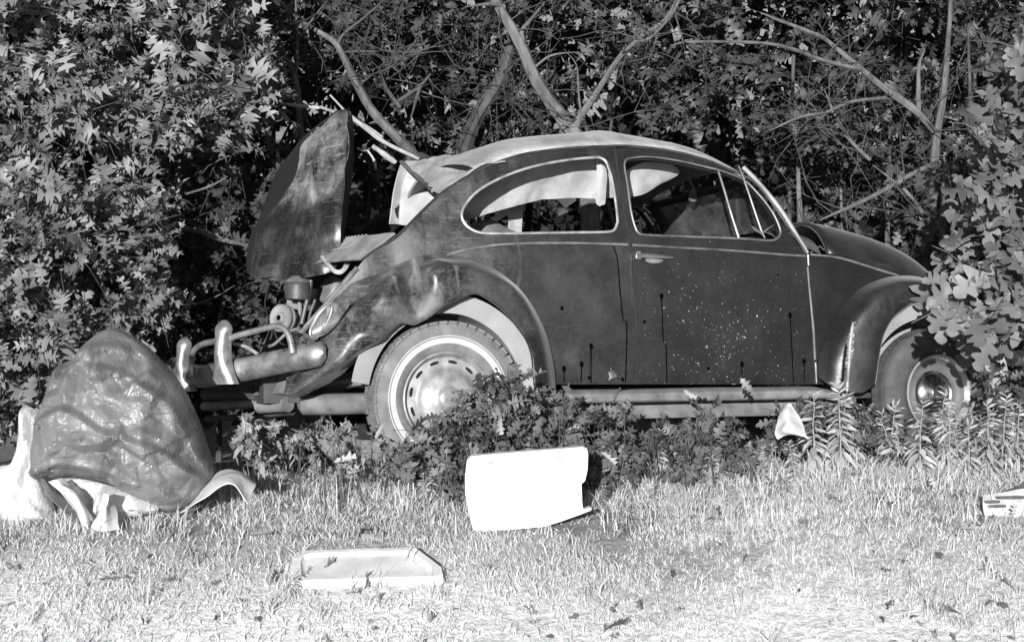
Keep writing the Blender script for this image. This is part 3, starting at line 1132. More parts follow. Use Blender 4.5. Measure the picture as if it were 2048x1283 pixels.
mk('mirror', [pc + Vector((0.022 * cos(a) * (1 - 0.3 * sin(a)), 0.006 * k, 0.035 * sin(a))) for k in (-1, 1) for a in np.linspace(0, 2 * pi, 13)[:-1]], [tuple(range(12)), tuple(range(12, 24))[::-1]] + [(i, 12 + i, 12 + (i + 1) % 12, (i + 1) % 12) for i in range(12)], M['mould'], car)
for yy, xx in ((-0.3, 1.12), (0.3, 1.12)):
    g = []
    for k in range(7):
        z = 0.5 + 0.075 * k
        hw_ = 0.24 * (1 if k < 5 else 0.9 if k == 5 else 0.7)
        g.append([Vector((xx - 0.03 * k + dx, yy + hw_ * t, z)) for t, dx in ((-1, 0), (-0.6, 0.05), (0, 0.06), (0.6, 0.05), (1, 0))])
    v_, f_ = loft(g, 4, 2, 0.004, 9, 1, 0.09)
    mk('seat_back', v_, f_, M['dark'], car)
mb = MB()
P = [Vector((1.62 + 0.10 * sin(a), 0.33 + 0.19 * cos(a), 0.90 + 0.17 * sin(a))) for a in np.linspace(0, 2 * pi, 29)[:-1]]
mb.tube(P, 0.011, 6, closed=True)
mb.tube([(1.62, 0.15, 0.90), (1.63, 0.33, 0.89), (1.62, 0.51, 0.90)], 0.009, 6)
mb.tube([(1.63, 0.33, 0.89), (1.95, 0.33, 0.7)], 0.02, 8)
mb.build('steering_wheel', M['inner'], car)
# dashboard
mb = MB()
mb.box((1.78, 0, 0.86), (0.03, 0, 0), (0, 0.54, 0), (0, 0, 0.12))
mb.build('dashboard', M['dark'], car)
# pale tumbled upholstery behind the quarter window
v_, f_ = loft([[ony(*p) for p in c] for c in [[(945, 472, -.1), (955, 455, -.1), (975, 446, -.1), (1000, 456, -.1), (1030, 470, -.1)], [(940, 500, -.25), (955, 490, -.25), (975, 485, -.25), (1000, 490, -.25), (1035, 500, -.25)]]], 5, 4, 0.01, 9, 3, 0.02)
mk('rear_seat_back', v_, f_, M['steel'], car)

# open engine lid, bent and standing on end behind the car
L = [[(672, 222, .30), (645, 243, .36), (612, 270, .42), (582, 304, .62), (556, 338, .80), (540, 376, .88), (525, 419, .90), (512, 450, .86), (500, 478, .75), (492, 527, .52), (494, 546, .45)],
     [(680, 222, .20), (655, 236, .20), (622, 262, .20), (606, 292, .20), (596, 330, .21), (584, 368, .22), (566, 398, .24), (538, 432, .28), (515, 465, .32), (503, 520, .33), (506, 552, .33)],
     [(688, 221, .14), (668, 232, .08), (645, 262, .05), (636, 300, .03), (626, 340, .02), (612, 385, .02), (597, 425, .04), (575, 458, .08), (556, 492, .12), (540, 525, .14), (535, 560, .15)],
     [(693, 221, .08), (681, 236, 0), (671, 268, -.03), (664, 305, -.06), (655, 345, -.08), (642, 392, -.10), (628, 435, -.10), (612, 470, -.08), (600, 502, -.06), (590, 530, -.04), (585, 558, -.03)],
     [(696, 221, .04), (693, 240, -.06), (690, 272, -.10), (684, 310, -.14), (676, 350, -.17), (665, 398, -.19), (653, 440, -.20), (645, 476, -.20), (638, 508, -.19), (633, 530, -.18), (630, 552, -.17)],
     [(697, 222, .02), (696, 246, -.10), (695, 278, -.15), (692, 318, -.19), (689, 358, -.22), (685, 402, -.24), (683, 444, -.25), (682, 480, -.25), (680, 510, -.24), (675, 528, -.23), (668, 542, -.22)]]
v_, f_ = loft([[ony(*p) for p in c] for c in L[1:]], 6, 8, 0.022, 5, 12, 0.004, True)
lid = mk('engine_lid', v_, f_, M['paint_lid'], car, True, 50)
# folded-back far side of the lid, its shade put in as black colour
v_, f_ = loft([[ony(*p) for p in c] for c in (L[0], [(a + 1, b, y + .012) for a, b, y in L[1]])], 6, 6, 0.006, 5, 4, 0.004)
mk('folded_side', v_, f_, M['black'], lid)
# turned-in flange on the near edge, its shade also put in as black
fl = [[(697, 222, .02), (696, 246, -.10), (695, 278, -.15), (692, 318, -.19), (689, 358, -.22), (685, 402, -.24), (683, 444, -.25), (682, 480, -.25), (680, 510, -.24)],
      [(703, 224, .05), (706, 246, -.02), (708, 278, -.05), (707, 318, -.08), (703, 358, -.10), (698, 402, -.12), (694, 440, -.12), (690, 462, -.12), (684, 500, -.13)]]
v_, f_ = loft([[ony(*p) for p in c] for c in fl], 4, 3, 0.003, 12, 3, 0.004)
mk('lid_flange', v_, f_, M['black'], lid)
# lower rail, number-plate lamp housing, hinge bracket
mb = MB()
mb.tube(cr([ony(*p) for p in [(523, 526, .24), (545, 523, .16), (572, 522, .07), (598, 520, 0), (618, 516, -.05)]], 3), 0.008, 6)
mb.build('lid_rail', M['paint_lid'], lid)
mb = MB()
c0 = ony(560, 540, .08)
mb.box(c0, Vector((0.075, -0.10, 0.006)), Vector((0.01, 0.012, 0)), Vector((0, 0, 0.026)))
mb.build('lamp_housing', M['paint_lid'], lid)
g = [[(640, 512, -.26), (648, 523, -.27), (657, 535, -.28), (668, 546, -.29), (682, 548, -.30), (694, 538, -.31), (702, 522, -.32), (706, 512, -.33)],
     [(646, 510, -.26), (654, 520, -.27), (663, 530, -.28), (671, 538, -.29), (680, 539, -.30), (687, 532, -.31), (690, 520, -.32), (692, 511, -.33)]]
v_, f_ = loft([[ony(*p) for p in c] for c in g], 4, 3, 0.002, 12, 3, 0.012)
mk('lid_hinge', v_, f_, M['steel'], lid)

# engine remains
eng = MB()
c0 = ony(597, 566, -.05)
eng.lathe([(0.002, 0.03), (0.03, 0.027), (0.05, 0.012), (0.06, 0.0), (0.062, -0.02), (0.058, -0.075), (0.03, -0.08)], 24, c0, (0.05, 0, 1), (1, 0, 0))
ac = eng.build('air_cleaner', M['steeld'], car)
mb = MB()
mb.lathe([(0.002, 0.034), (0.031, 0.031), (0.052, 0.015), (0.0635, 0.0)], 24, c0, (0.05, 0, 1), (1, 0, 0))
mb.build('cleaner_cap', M['sill'], ac)
mb = MB()
mb.tube(cr([ony(*p) for p in [(622, 560, -.08), (619, 580, -.08), (612, 610, -.08), (603, 648, -.08)]], 4), 0.0105, 8)
mb.build('intake_pipe', M['steeld'], car)
mb = MB()
c0 = ony(566, 636, -.05)
mb.lathe([(0.012, 0.03), (0.02, 0.028), (0.03, 0.01), (0.055, 0.012), (0.062, 0.018), (0.062, 0.006), (0.055, 0.0), (0.062, -0.006), (0.062, -0.016), (0.02, -0.02)], 28, c0, (-0.75, -0.6, 0.05), (0, 0, 1))
mb.build('fan_pulley', M['steel'], car)
mb = MB()
c0 = ony(668, 585, .05)
mb.lathe([(0.002, 0.05), (0.06, 0.048), (0.068, 0.035), (0.068, -0.08), (0.06, -0.09)], 24, c0, (-0.85, -0.3, 0.45), (0, 0, 1))
mb.build('fan_shroud', M['steel'], car)
mb = MB()
mb.box(ony(608, 600, .1), (0.05, 0.05, 0), (-0.03, 0.05, 0), (0, 0, 0.05))
mb.tube(cr([ony(*p) for p in [(590, 590, 0), (600, 610, -.02), (596, 640, -.02), (580, 668, 0)]], 3), 0.008, 6)
mb.build('carburettor', M['louvre'], car)
mb = MB()
mb.box((-0.52, 0, 0.42), (0.18, 0, 0), (0, 0.30, 0), (0, 0, 0.11))
mb.build('engine_block', M['steeld'], car)

# loose wiring and hoses in the engine bay
for pts, rr in (([(560, 600, .1), (548, 640, .05), (556, 680, 0), (590, 700, -.1)], .005), ([(630, 600, -.1), (618, 640, -.15), (628, 690, -.2), (600, 715, -.25)], .006), ([(540, 560, .25), (530, 610, .2), (545, 660, .1), (530, 700, .1)], .004), ([(600, 655, -.1), (575, 665, -.05), (545, 690, 0), (520, 690, 0)], .007)):
    mb = MB()
    mb.tube(cr([ony(*p) for p in pts], 5), rr, 6)
    mb.build('cable', M['rubber'] if rr < .006 else M['sill'], car)

# rear apron
g = [[(654, 690, -.44), (630, 720, -.42), (600, 755, -.40), (580, 788, -.40)], [(600, 690, -.34), (575, 728, -.32), (555, 765, -.30), (545, 786, -.30)], [(560, 715, -.2), (540, 745, -.18), (525, 775, -.16), (510, 793, -.15)]]
v_, f_ = loft([[ony(*p) for p in c] for c in g], 4, 4, 0.012, 9, 3, 0.004)
mk('rear_apron', v_, f_, M['sill'], car)
mb = MB()
for k, (a, b) in enumerate((((715, 535), (610, 655)), ((705, 545), (596, 672)))):
    mb.tube(cr([ony(a[0], a[1], -.52 + .06 * k), ony((a[0] + b[0]) / 2, (a[1] + b[1]) / 2 + 2, -.47 + .06 * k), ony(b[0], b[1], -.42 + .06 * k)], 3), 0.012, 6)
mb.build('bay_seam', M['sill'], car)

# exhaust
mb = MB()
mb.tube([ony(408, 812, .3), ony(524, 806, -.12)], 0.021, 12)
mb.tube([ony(520, 811, -.12), ony(576, 808, -.3)], 0.034, 14)
ex = mb.build('silencer', M['steel'], car)
mb = MB()
mb.tube([ony(412, 786, .3), ony(505, 785, -.1)], 0.032, 12)
mb.build('heat_exchanger', M['steeld'], car)
mb = MB()
mb.tube([ony(598, 812, -.38), ony(606, 810, -.39), ony(660, 808, -.45), ony(735, 806, -.45)], [0.02, 0.042, 0.046, 0.046], 16)
mb.build('axle_tube', M['sill'], car)
mb = MB()
mb.tube([ony(622, 770, -.35), ony(760, 752, -.4)], 0.035, 12)
mb.build('spring_plate', M['steeld'], car)
mb = MB()
mb.tube([ony(412, 838, .3), ony(520, 830, 0), ony(585, 824, -.25)], 0.014, 8)
mb.build('tail_pipe', M['steeld'], car)

# rear bumper: pressed blade, two overriders, tubular rails
def blade(pts, name, hh):
    P = cr([ony(*p) for p in pts], 5)
    n = len(P)
    V = []
    prof = [(-1.0, 0.012), (-0.95, -0.004), (-0.6, -0.022), (-0.2, -0.03), (0.2, -0.03), (0.6, -0.024), (0.95, -0.006), (1.0, 0.012), (0.5, 0.006), (-0.5, 0.006)]
    for i, p in enumerate(P):
        t = (P[min(i + 1, n - 1)] - P[max(i - 1, 0)]).normalized()
        out = Vector((t.y, -t.x, 0))
        if out.dot(Vector((-0.5, -1, 0))) < 0:
            out = -out
        out.normalize()
        e = min(1.0, (i + 0.35) / 2.2) ** 0.5 if hh[0] else 1
        e2 = min(1.0, (n - 1 - i + 0.35) / 4.0) ** 0.5 if hh[1] else 1
        for a, b in prof:
            V.append(p + Vector((0, 0, 1)) * (0.051 * a * e * e2) - out * b * 1.0)
    k = len(prof)
    F = [(i * k + j, i * k + (j + 1) % k, (i + 1) * k + (j + 1) % k, (i + 1) * k + j) for i in range(n - 1) for j in range(k)]
    F += [tuple(range(k))[::-1], tuple((n - 1) * k + j for j in range(k))]
    o = mk(name, V, F, M['rust'], car, True, 45)
    bm = bmesh.new()
    bm.from_mesh(o.data)
    bmesh.ops.recalc_face_normals(bm, faces=bm.faces)
    bm.to_mesh(o.data)
    bm.free()
    return o


bump = blade([(651, 705, -.72), (620, 711, -.68), (560, 722, -.56), (500, 735, -.44), (462, 742, -.36), (420, 750, -.12), (394, 752, .08), (374, 748, .32), (352, 738, .5), (340, 728, .62)], 'rear_bumper', (True, True))


def overrider(c, w, h, nm):
    g = []
    for k in range(21):
        s = k / 20
        z = h * (0.5 - s)
        hw_ = w * (0.62 + 0.0 * s) if s < 0.5 else w * (0.62 + 0.75 * (2 * s - 1) ** 2)
        if s < 0.3:
            hw_ *= 1.0 + 0.22 * math.exp(-((s - 0.13) / 0.09) ** 2)
        rd = 1.0
        if s < 0.16:
            rd = max(0.12, 1 - (1 - s / 0.16) ** 2) ** 0.5
        hw_ *= rd
        dp = (0.055 - 0.02 * abs(2 * s - 1.05)) * rd
        row = []
        for q in np.linspace(0, 2 * pi, 15)[:-1]:
            row.append(c + OUT * (dp * max(0, cos(q)) + 0.008 * min(0, cos(q))) + ALONG * (hw_ * sin(q)) + Vector((0, 0, z)))
        g.append(row)
    V = [p for r in g for p in r]
    k = 14
    F = [(i * k + j, i * k + (j + 1) % k, (i + 1) * k + (j + 1) % k, (i + 1) * k + j) for i in range(20) for j in range(k)] + [tuple(range(k))[::-1], tuple(20 * k + j for j in range(k))]
    o = mk(nm, V, F, M['rust'], bump, True, 50)
    bm = bmesh.new()
    bm.from_mesh(o.data)
    bmesh.ops.recalc_face_normals(bm, faces=bm.faces)
    bm.to_mesh(o.data)
    bm.free()


OUT = Vector((-0.80, -0.55, 0)).normalized()
ALONG = Vector((0.55, -0.80, 0)).normalized()
overrider(ony(450, 704, -.40), 0.060, 0.27, 'overrider')
overrider(ony(371, 728, .32), 0.055, 0.25, 'overrider')
for pts in ([(458, 677, -.42), (480, 669, -.46), (504, 663, -.50), (535, 655, -.56), (556, 652, -.60), (571, 660, -.63), (580, 677, -.65), (586, 707, -.67)],
            [(432, 682, -.38), (412, 686, -.28), (396, 693, -.2), (386, 706, -.13), (383, 726, -.1), (385, 752, -.1)]):
    mb = MB()
    mb.tube(cr([ony(*p) for p in pts], 4), 0.0135, 10)
    mb.build('bumper_rail', M['rust'], bump)
mb = MB()
mb.tube(cr([ony(*p) for p in [(466, 687, -.30), (490, 692, -.32), (516, 708, -.36)]], 4), 0.008, 8)
mb.build('bumper_bracket', M['trim'], bump)
# front bumper stub
mb = MB()
mb.tube(cr([ony(*p) for p in [(2000, 712, -.66), (2030, 716, -.60), (2080, 712, -.45), (2150, 706, -.1)]], 4), 0.04, 10)
fb = mb.build('front_bumper', M['rust'], car)
mb = MB()
mb.tube([ony(2008, 722, -.67), ony(2009, 752, -.67)], 0.012, 8)
mb.build('bumper_bracket', M['chrome2'], fb)


# wheels
def wheel(name, c, kind, s=1, yaw=0.0):
    root = empty(name, c)
    root.parent = car
    root.rotation_euler = (0, 0.35, yaw)
    ax = (0, -s, 0)
    o0 = (0, 0, 0)
    tm = M['tyre'] if kind == 'rear' else M['tyre2']
    mb = MB()
    mb.lathe([(.192, -.055), (.215, -.068), (.26, -.080), (.295, -.076), (.316, -.062), (.324, -.045), (.326, 0), (.324, .045), (.318, .060), (.300, .072), (.285, .0765), (.262, .079), (.236, .076), (.212, .068), (.196, .056), (.19, .05)], 72, o0, ax, (0, 0, 1))
    nb = 46 if kind == 'rear' else 60
    for k in range(nb):
        q = 2 * pi * k / nb
        e = Vector((cos(q), 0, sin(q)))
        tg = Vector((-sin(q), 0, cos(q)))
        for h in (-.058, -.02, .02, .057):
            if kind != 'rear' and abs(h) > 0.03:
                continue
            off = 0.5 * (abs(h) > 0.03)
            q2 = q + off * 2 * pi / nb
            e = Vector((cos(q2), 0, sin(q2)))
            tg = Vector((-sin(q2), 0, cos(q2)))
            mb.box(e * 0.3225 + Vector((0, -s * h, 0)), e * 0.0055, Vector((0, 0.016, 0)), tg * (0.0175 if kind == 'rear' else 0.012))
        if kind == 'rear':
            mb.box(e * 0.309 + Vector((0, -s * 0.063, 0)), (e * 0.011 - Vector((0, -s * 0.004, 0))), Vector((0, 0.005, 0)), tg * 0.0165)
    ty = mb.build('tyre', tm, root, True, 40)
    if kind == 'rear':
        mb = MB()
        mb.lathe([(.233, .0735), (.234, .0775), (.246, .0802), (.257, .0805), (.258, .077)], 72, o0, ax, (0, 0, 1))
        mb.lathe([(.263, .0770), (.2635, .0798), (.267, .0796), (.2675, .077)], 72, o0, ax, (0, 0, 1))
        mb.build('whitewall', M['white'], root)
        prof = [(.197, .054), (.198, .062), (.192, .066), (.187, .060), (.182, .044), (.176, .036), (.140, .040), (.136, .044), (.130, .046), (.125, .054), (.105, .066), (.075, .075), (.058, .078), (.052, .081), (.046, .092), (.035, .097), (.012, .099), (.0005, .0995)]
        mb = MB()
        mb.lathe(prof[:6], 72, o0, ax, (0, 0, 1))
        mb.lathe(prof[6:], 72, o0, ax, (0, 0, 1))
        # disc with real slots
        nsl = 12
        outl = [(0.1765 * cos(a), 0.1765 * sin(a)) for a in np.linspace(0, 2 * pi, 73)[:-1]]
        holes = [[(0.1395 * cos(a), 0.1395 * sin(a)) for a in np.linspace(0, 2 * pi, 73)[:-1]]]
        for k in range(nsl):
            a0 = 2 * pi * (k + 0.3) / nsl
            loop = []
            for a, r in [(-.13, .158), (-.115, .153), (0, .151), (.115, .153), (.13, .158), (.115, .163), (0, .1655), (-.115, .163)]:
                loop.append((r * cos(a0 + a), r * sin(a0 + a)))
            holes.append(loop)
        V2, T = tri2d(outl, holes, 0.02)
        k0 = len(mb.v)
        mb.add([Vector((u, -s * (0.0405 - (sqrt(u * u + v * v) - .14) * 0.12), v)) for u, v in V2], [t[::-1] if s > 0 else t for t in T])
        mb.build('rim', M['rim'], root, True, 45)
        mb = MB()
        mb.lathe([(.19, .02), (.10, .018), (.02, .018)], 40, o0, ax, (0, 0, 1))
        mb.build('wheel_back', M['black'], root)
    else:
        mb = MB()
        mb.lathe([(.190, .05), (.196, .064), (.193, .070), (.188, .070), (.180, .052), (.174, .042)], 64, o0, ax, (0, 0, 1))
        mb.build('trim_ring', M['ring'], root)
        mb = MB()
        mb.lathe([(.1745, .043), (.166, .030), (.157, .020), (.151, .017), (.140, .012), (.125, .012), (.115, .014)], 64, o0, ax, (0, 0, 1))
        mb.build('rim', M['inner'], root)
        mb = MB()
        mb.lathe([(.117, .012), (.115, .026), (.107, .038), (.09, .050), (.065, .060), (.045, .064), (.040, .067), (.036, .065), (.0005, .067)], 64, o0, ax, (0, 0, 1))
        mb.build('hubcap', M['chrome2'], root)
    bpy.context.view_layer.update()
    return root


wheel('rear_wheel', (0, -.645, .315), 'rear')
wheel('front_wheel', (2.43, -.655, .305), 'front', yaw=radians(3)).scale = (.94, 1, .94)
wheel('rear_wheel', (0, .645, .315), 'rear', -1)
wheel('front_wheel', (2.40, .655, .315), 'front', -1)


# ------------------------------------------------------------------ leaves
def leaf_template(half, droop=0.25, fold=0.35, nodes=None):
    """leaf outline fanned from a few points of its midrib; lobes keep their sinuses"""
    nodes = nodes or [0.08, 0.3, 0.46, 0.62, 0.82]
    V = [(x, y) for x, y in half] + [(-x, y) for x, y in half[:-1]]
    h = len(half)
    k0 = len(V)
    V += [(0, y) for y in nodes]
    own = []
    last = 0
    for i, (x, y) in enumerate(half):
        k = min(range(len(nodes)), key=lambda q: abs(nodes[q] - (y * .75 + .25 * (i / (h - 1)))))
        last = max(last, k)
        own.append(last)
    T = []
    for s in (0, 1):
        ix = list(range(h)) if s == 0 else [h + i for i in range(h - 1)] + [h - 1]
        for i in range(h - 1):
            a, b_ = ix[i], ix[i + 1]
            tri = [(a, b_, k0 + own[i])]
            for q in range(own[i], own[i + 1]):
                tri.append((b_, k0 + q + 1, k0 + q))
            T += tri if s == 0 else [t[::-1] for t in tri]
    P = np.array([[x, y, fold * abs(x) - droop * y * y + 0.04 * sin(9 * y + 5 * x)] for x, y in V])
    return P, np.array(T, dtype=np.int64)


PINH = [(.008, 0), (.02, .18), (.16, .11), (.25, .15), (.14, .205), (.045, .30), (.045, .36), (.24, .36), (.42, .47), (.25, .455), (.31, .57), (.12, .505), (.045, .58), (.045, .65), (.19, .72), (.28, .87), (.12, .79), (.045, .79), (.04, .9), (0, 1)]
PIN = leaf_template(PINH)
PIN2 = leaf_template(PINH, -0.2, -0.3)
WHT = leaf_template([(.015, 0), (.05, .12), (.15, .15), (.20, .22), (.13, .28), (.075, .33), (.24, .37), (.35, .45), (.27, .53), (.10, .56), (.10, .61), (.26, .67), (.28, .76), (.11, .80), (.16, .90), (.08, .98), (0, 1)], 0.18, 0.25)
LAN = leaf_template([(.015, 0), (.09, .2), (.14, .45), (.10, .7), (0, 1)], 0.3, 0.3, [0.2, 0.6])
CURL = leaf_template([(.01, 0), (.05, .12), (.15, .15), (.20, .22), (.13, .28), (.075, .33), (.24, .37), (.33, .45), (.10, .56), (.10, .61), (.22, .67), (.11, .80), (.16, .90), (0, 1)], 0.9, 1.3)
FAR = leaf_template([(.02, 0), (.26, .2), (.10, .34), (.36, .5), (.12, .6), (.24, .82), (0, 1)], nodes=[0.3, 0.6])


def leaves_mesh(name, temps, P, D, Nn, S, mat, parent, var=None, extra=None):
    """many real leaves in one crown mesh: position, axis, normal, length of each"""
    P, D, Nn, S = (np.asarray(a, dtype=float) for a in (P, D, Nn, S))
    D = D / np.linalg.norm(D, axis=1, keepdims=True)
    X = np.cross(D, Nn)
    X /= np.maximum(np.linalg.norm(X, axis=1, keepdims=True), 1e-6)
    Z = np.cross(X, D)
    n = len(P)
    var = RNG.random(n) if var is None else np.asarray(var)
    which = RNG.integers(0, len(temps), n)
    VV, FF, AA = [], [], []
    off = 0
    for k, (TV, TT) in enumerate(temps):
        ix = np.where(which == k)[0]
        if len(ix) == 0:
            continue
        sx = RNG.uniform(0.75, 1.15, len(ix))
        v = (TV[None, :, 0:1] * sx[:, None, None]) * X[ix][:, None, :] + TV[None, :, 1:2] * D[ix][:, None, :] + TV[None, :, 2:3] * RNG.uniform(0.4, 1.8, len(ix))[:, None, None] * Z[ix][:, None, :]
        v = v * S[ix][:, None, None] + P[ix][:, None, :]
        VV.append(v.reshape(-1, 3))
        m = TV.shape[0]
        FF.append((TT[None] + (np.arange(len(ix)) * m)[:, None, None] + off).reshape(-1, 3))
        AA.append(np.repeat(var[ix], m))
        off += m * len(ix)
    V = np.concatenate(VV)
    F = np.concatenate(FF)
    A = np.concatenate(AA)
    return raw_mesh(name, V, F, A, mat, parent)


def raw_mesh(name, V, F, A, mat, parent=None):
    me = bpy.data.meshes.new(name)
    me.vertices.add(len(V))
    me.vertices.foreach_set('co', V.astype(np.float32).ravel())
    me.loops.add(len(F) * 3)
    me.loops.foreach_set('vertex_index', F.astype(np.int32).ravel())
    me.polygons.add(len(F))
    me.polygons.foreach_set('loop_start', np.arange(0, len(F) * 3, 3, dtype=np.int32))
    me.polygons.foreach_set('loop_total', np.full(len(F), 3, dtype=np.int32))
    a = me.attributes.new('var', 'FLOAT', 'POINT')
    a.data.foreach_set('value', A.astype(np.float32))
    me.update(calc_edges=True)
    me.validate()
    me.materials.append(mat)
    o = bpy.data.objects.new(name, me)
    COL.objects.link(o)
    if parent:
        o.parent = parent
    return o


CAMV = np.array(CAM)
LD = np.array(LDIR)


def rand_in_poly(poly, n, dens=None):
    xs, ys_ = [p[0] for p in poly], [p[1] for p in poly]
    out = []
    while len(out) < n:
        q = (random.uniform(min(xs), max(xs)), random.uniform(min(ys_), max(ys_)))
        if inside(q, poly) and (dens is None or random.random() < dens(*q)):
            out.append(q)
    return out


def clump_dens(seed, f=0.006, lo=0.15):
    def d(a, b):
        return max(lo, min(1, 0.5 + 1.4 * noise.noise(Vector((a * f, b * f * 1.3, seed)))))
    return d


def crown(root, poly, d0, d1, n, size, mat, temps, per=7, spread=0.16, seed=1, twig=0.004, tm=None, up=0.45, hang=0.3, name='crown', lo=0.15):
    """clusters of leaves on twigs spread through a volume of the crown"""
    P, D, Nn, S, Vr = [], [], [], [], []
    tw = MB()
    base = Vector(root.location)
    for (a, b) in rand_in_poly(poly, n, clump_dens(seed, lo=lo)):
        d = d0 + (d1 - d0) * random.random() ** 0.8
        c = at(a, b, d)
        t = Vector((random.gauss(0, 1), random.gauss(0, 1), random.gauss(0.1, 0.6))).normalized()
        bias = random.random()
        k = max(2, int(random.gauss(per, 2)))
        L = spread * random.uniform(0.8, 1.6)
        tw.tube([c - t * L * 1.1 + Vector((0, 0, -0.03)), c - t * L * 0.4, c + t * L * 0.5], [twig * 0.35, twig * 0.7, twig * 0.3], 4, cap=False)
        for j in range(k):
            s = random.uniform(-0.4, 0.5)
            p = c + t * (L * s)
            rad = Vector((random.gauss(0, 1), random.gauss(0, 1), random.gauss(0, 0.8)))
            rad = (rad - t * rad.dot(t)).normalized()
            ax = (rad + t * random.uniform(0.1, 0.9) + Vector((0, 0, -hang * random.random() * 2))).normalized()
            nn = Vector((random.gauss(0, .55), random.gauss(0, .55), random.gauss(0, .55) + up)) - LDIR * random.uniform(-0.1, 1.1)
            P.append(p)
            D.append(ax)
            Nn.append(nn)
            S.append(size * random.uniform(0.5, 1.25))
            Vr.append(min(1, max(0, 0.25 + 0.35 * bias + random.gauss(0.08, 0.2) + (0.5 if random.random() < 0.04 else 0))))
    inv = -base
    P = np.array([tuple(p + inv) for p in P])
    o = leaves_mesh(name, temps, P, [tuple(d) for d in D], [tuple(q) for q in Nn], S, mat, root, Vr)
    if tm:
        tw.v = [v + inv for v in tw.v]
        t_ = tw.build('twigs', tm, root)
        t_['kind'] = 'stuff'
    return o


def limb(root, pts, name, mat, wob=0.006, seg=7):
    """pts: (px, py, depth, radius in photo pixels)"""
    P = [at(a, b, d) for a, b, d, r in pts]
    R = [r * d / FPX for a, b, d, r in pts]
    if name == 'branch':
        R[-1] *= 0.3
    Q = cr(P, 5)
    n = len(Q)
    RR = []
    for i in range(n):
        u = i / (n - 1) * (len(R) - 1)
        k = min(int(u), len(R) - 2)
        RR.append((R[k] + (R[k + 1] - R[k]) * (u - k)) * (1 + 0.14 * noise.noise(Vector((i * 0.7, R[0] * 900, 2)))))
    Q = [q + Vector((noise.noise(q * 5), noise.noise(q * 5 + Vector((7, 0, 0))), 0)) * wob for q in Q]
    base = Vector(root.location)
    mb = MB()
    mb.tube([q - base for q in Q], RR, seg)
    return mb.build(name, mat, root)


def side_twigs(root, paths, n, mat, dmin=0.15, dmax=0.6, r=0.0045, name='twigs', up=0.2):
    mb = MB()
    base = Vector(root.location)
    for _ in range(n):
        pts = random.choice(paths)
        k = random.randrange(len(pts) - 1)
        t = random.random()
        a = at(*pts[k][:3]).lerp(at(*pts[k + 1][:3]), t)
        d = Vector((random.gauss(0, 1), random.gauss(0, 0.5), random.gauss(up, 0.7))).normalized()
        L = random.uniform(dmin, dmax)
        q = [a]
        for s in range(4):
            d = (d + Vector((random.gauss(0, .25), random.gauss(0, .25), random.gauss(0, .25)))).normalized()
            q.append(q[-1] + d * L / 4)
        rr = r * random.uniform(0.5, 1.3)
        mb.tube([p - base for p in q], [rr, rr * .85, rr * .7, rr * .5, rr * .25], 5, cap=False)
        for s in (2, 3):
            if random.random() < 0.5:
                d2 = (d + Vector((random.gauss(0, .8), random.gauss(0, .6), random.gauss(0, .8)))).normalized()
                mb.tube([q[s] - base, q[s] + d2 * L * .2 - base, q[s] + d2 * L * .4 + Vector((0, 0, random.gauss(0, .02))) - base], [rr * .6, rr * .45, rr * .2], 4, cap=False)
    o = mb.build(name, mat, root)
    o['kind'] = 'stuff'
    return o


def tree(name, base_px, label, group=None):
    a, d = base_px
    p = at(a, 700, d)
    p.z = ground_z(p.x, p.y) - 0.02
    r = empty(name, p)
    tag(r, label, 'tree', group)
    return r


def foot(root, px, d, r):
    """trunk start at the root's own place on the ground"""
    b = Vector(root.location)
    v = b - CAM
    dd = v.dot(FW)
    x = CPX + FPX * v.dot(RT) / dd
    y = CPY - FPX * v.dot(UP) / dd
    return (x, y, dd, r)


# --- big pin oak on the left
t = tree('pin_oak', (170, 8.9), 'large sunlit pin oak with dense lobed leaves filling the upper left corner')
T0 = [foot(t, 170, 8.9, 30), (175, 640, 8.9, 24), (190, 300, 8.9, 20), (210, 0, 8.9, 17), (220, -350, 8.9, 12)]
limb(t, T0, 'trunk', M['barkd'])
for pts in ([(180, 500, 8.9, 12), (300, 380, 8.7, 8), (430, 200, 8.5, 5), (520, 130, 8.4, 3)], [(190, 300, 8.9, 10), (60, 200, 8.6, 7), (-120, 150, 8.5, 4)], [(205, 100, 8.9, 9), (330, -20, 8.6, 6), (460, -120, 8.5, 3)]):
    limb(t, pts, 'branch', M['barkd'])
crown(t, [(-260, -320), (300, -320), (470, -120), (500, 20), (560, 130), (555, 215), (470, 250), (440, 290), (300, 330), (330, 420), (250, 480), (-260, 480)], 7.9, 9.0, 950, 0.15, M['leaf_oak'], (PIN, PIN2), 7, 0.15, 1, 0.0045, M['barkd'], 0.35, 0.5)

# --- smaller oak scrub below it, behind the bag
t = tree('oak_scrub', (130, 8.0), 'bushy oak scrub with small crowded leaves behind the trash bag')
limb(t, [foot(t, 0, 0, 9), (135, 750, 8.0, 7), (160, 600, 8.0, 5), (150, 450, 8.0, 3)], 'stem', M['barkd'])
limb(t, [foot(t, 0, 0, 8), (60, 780, 8.0, 6), (20, 640, 8.0, 4), (-20, 500, 8.0, 3)], 'stem', M['barkd'])
crown(t, [(-250, 350), (260, 360), (330, 420), (360, 520), (330, 620), (280, 680), (330, 760), (250, 880), (-250, 900)], 7.2, 8.4, 560, 0.115, M['leaf_scrub'], (PIN, PIN2, WHT), 8, 0.12, 5, 0.003, M['barkd'], 0.6, 0.25, lo=0.4)

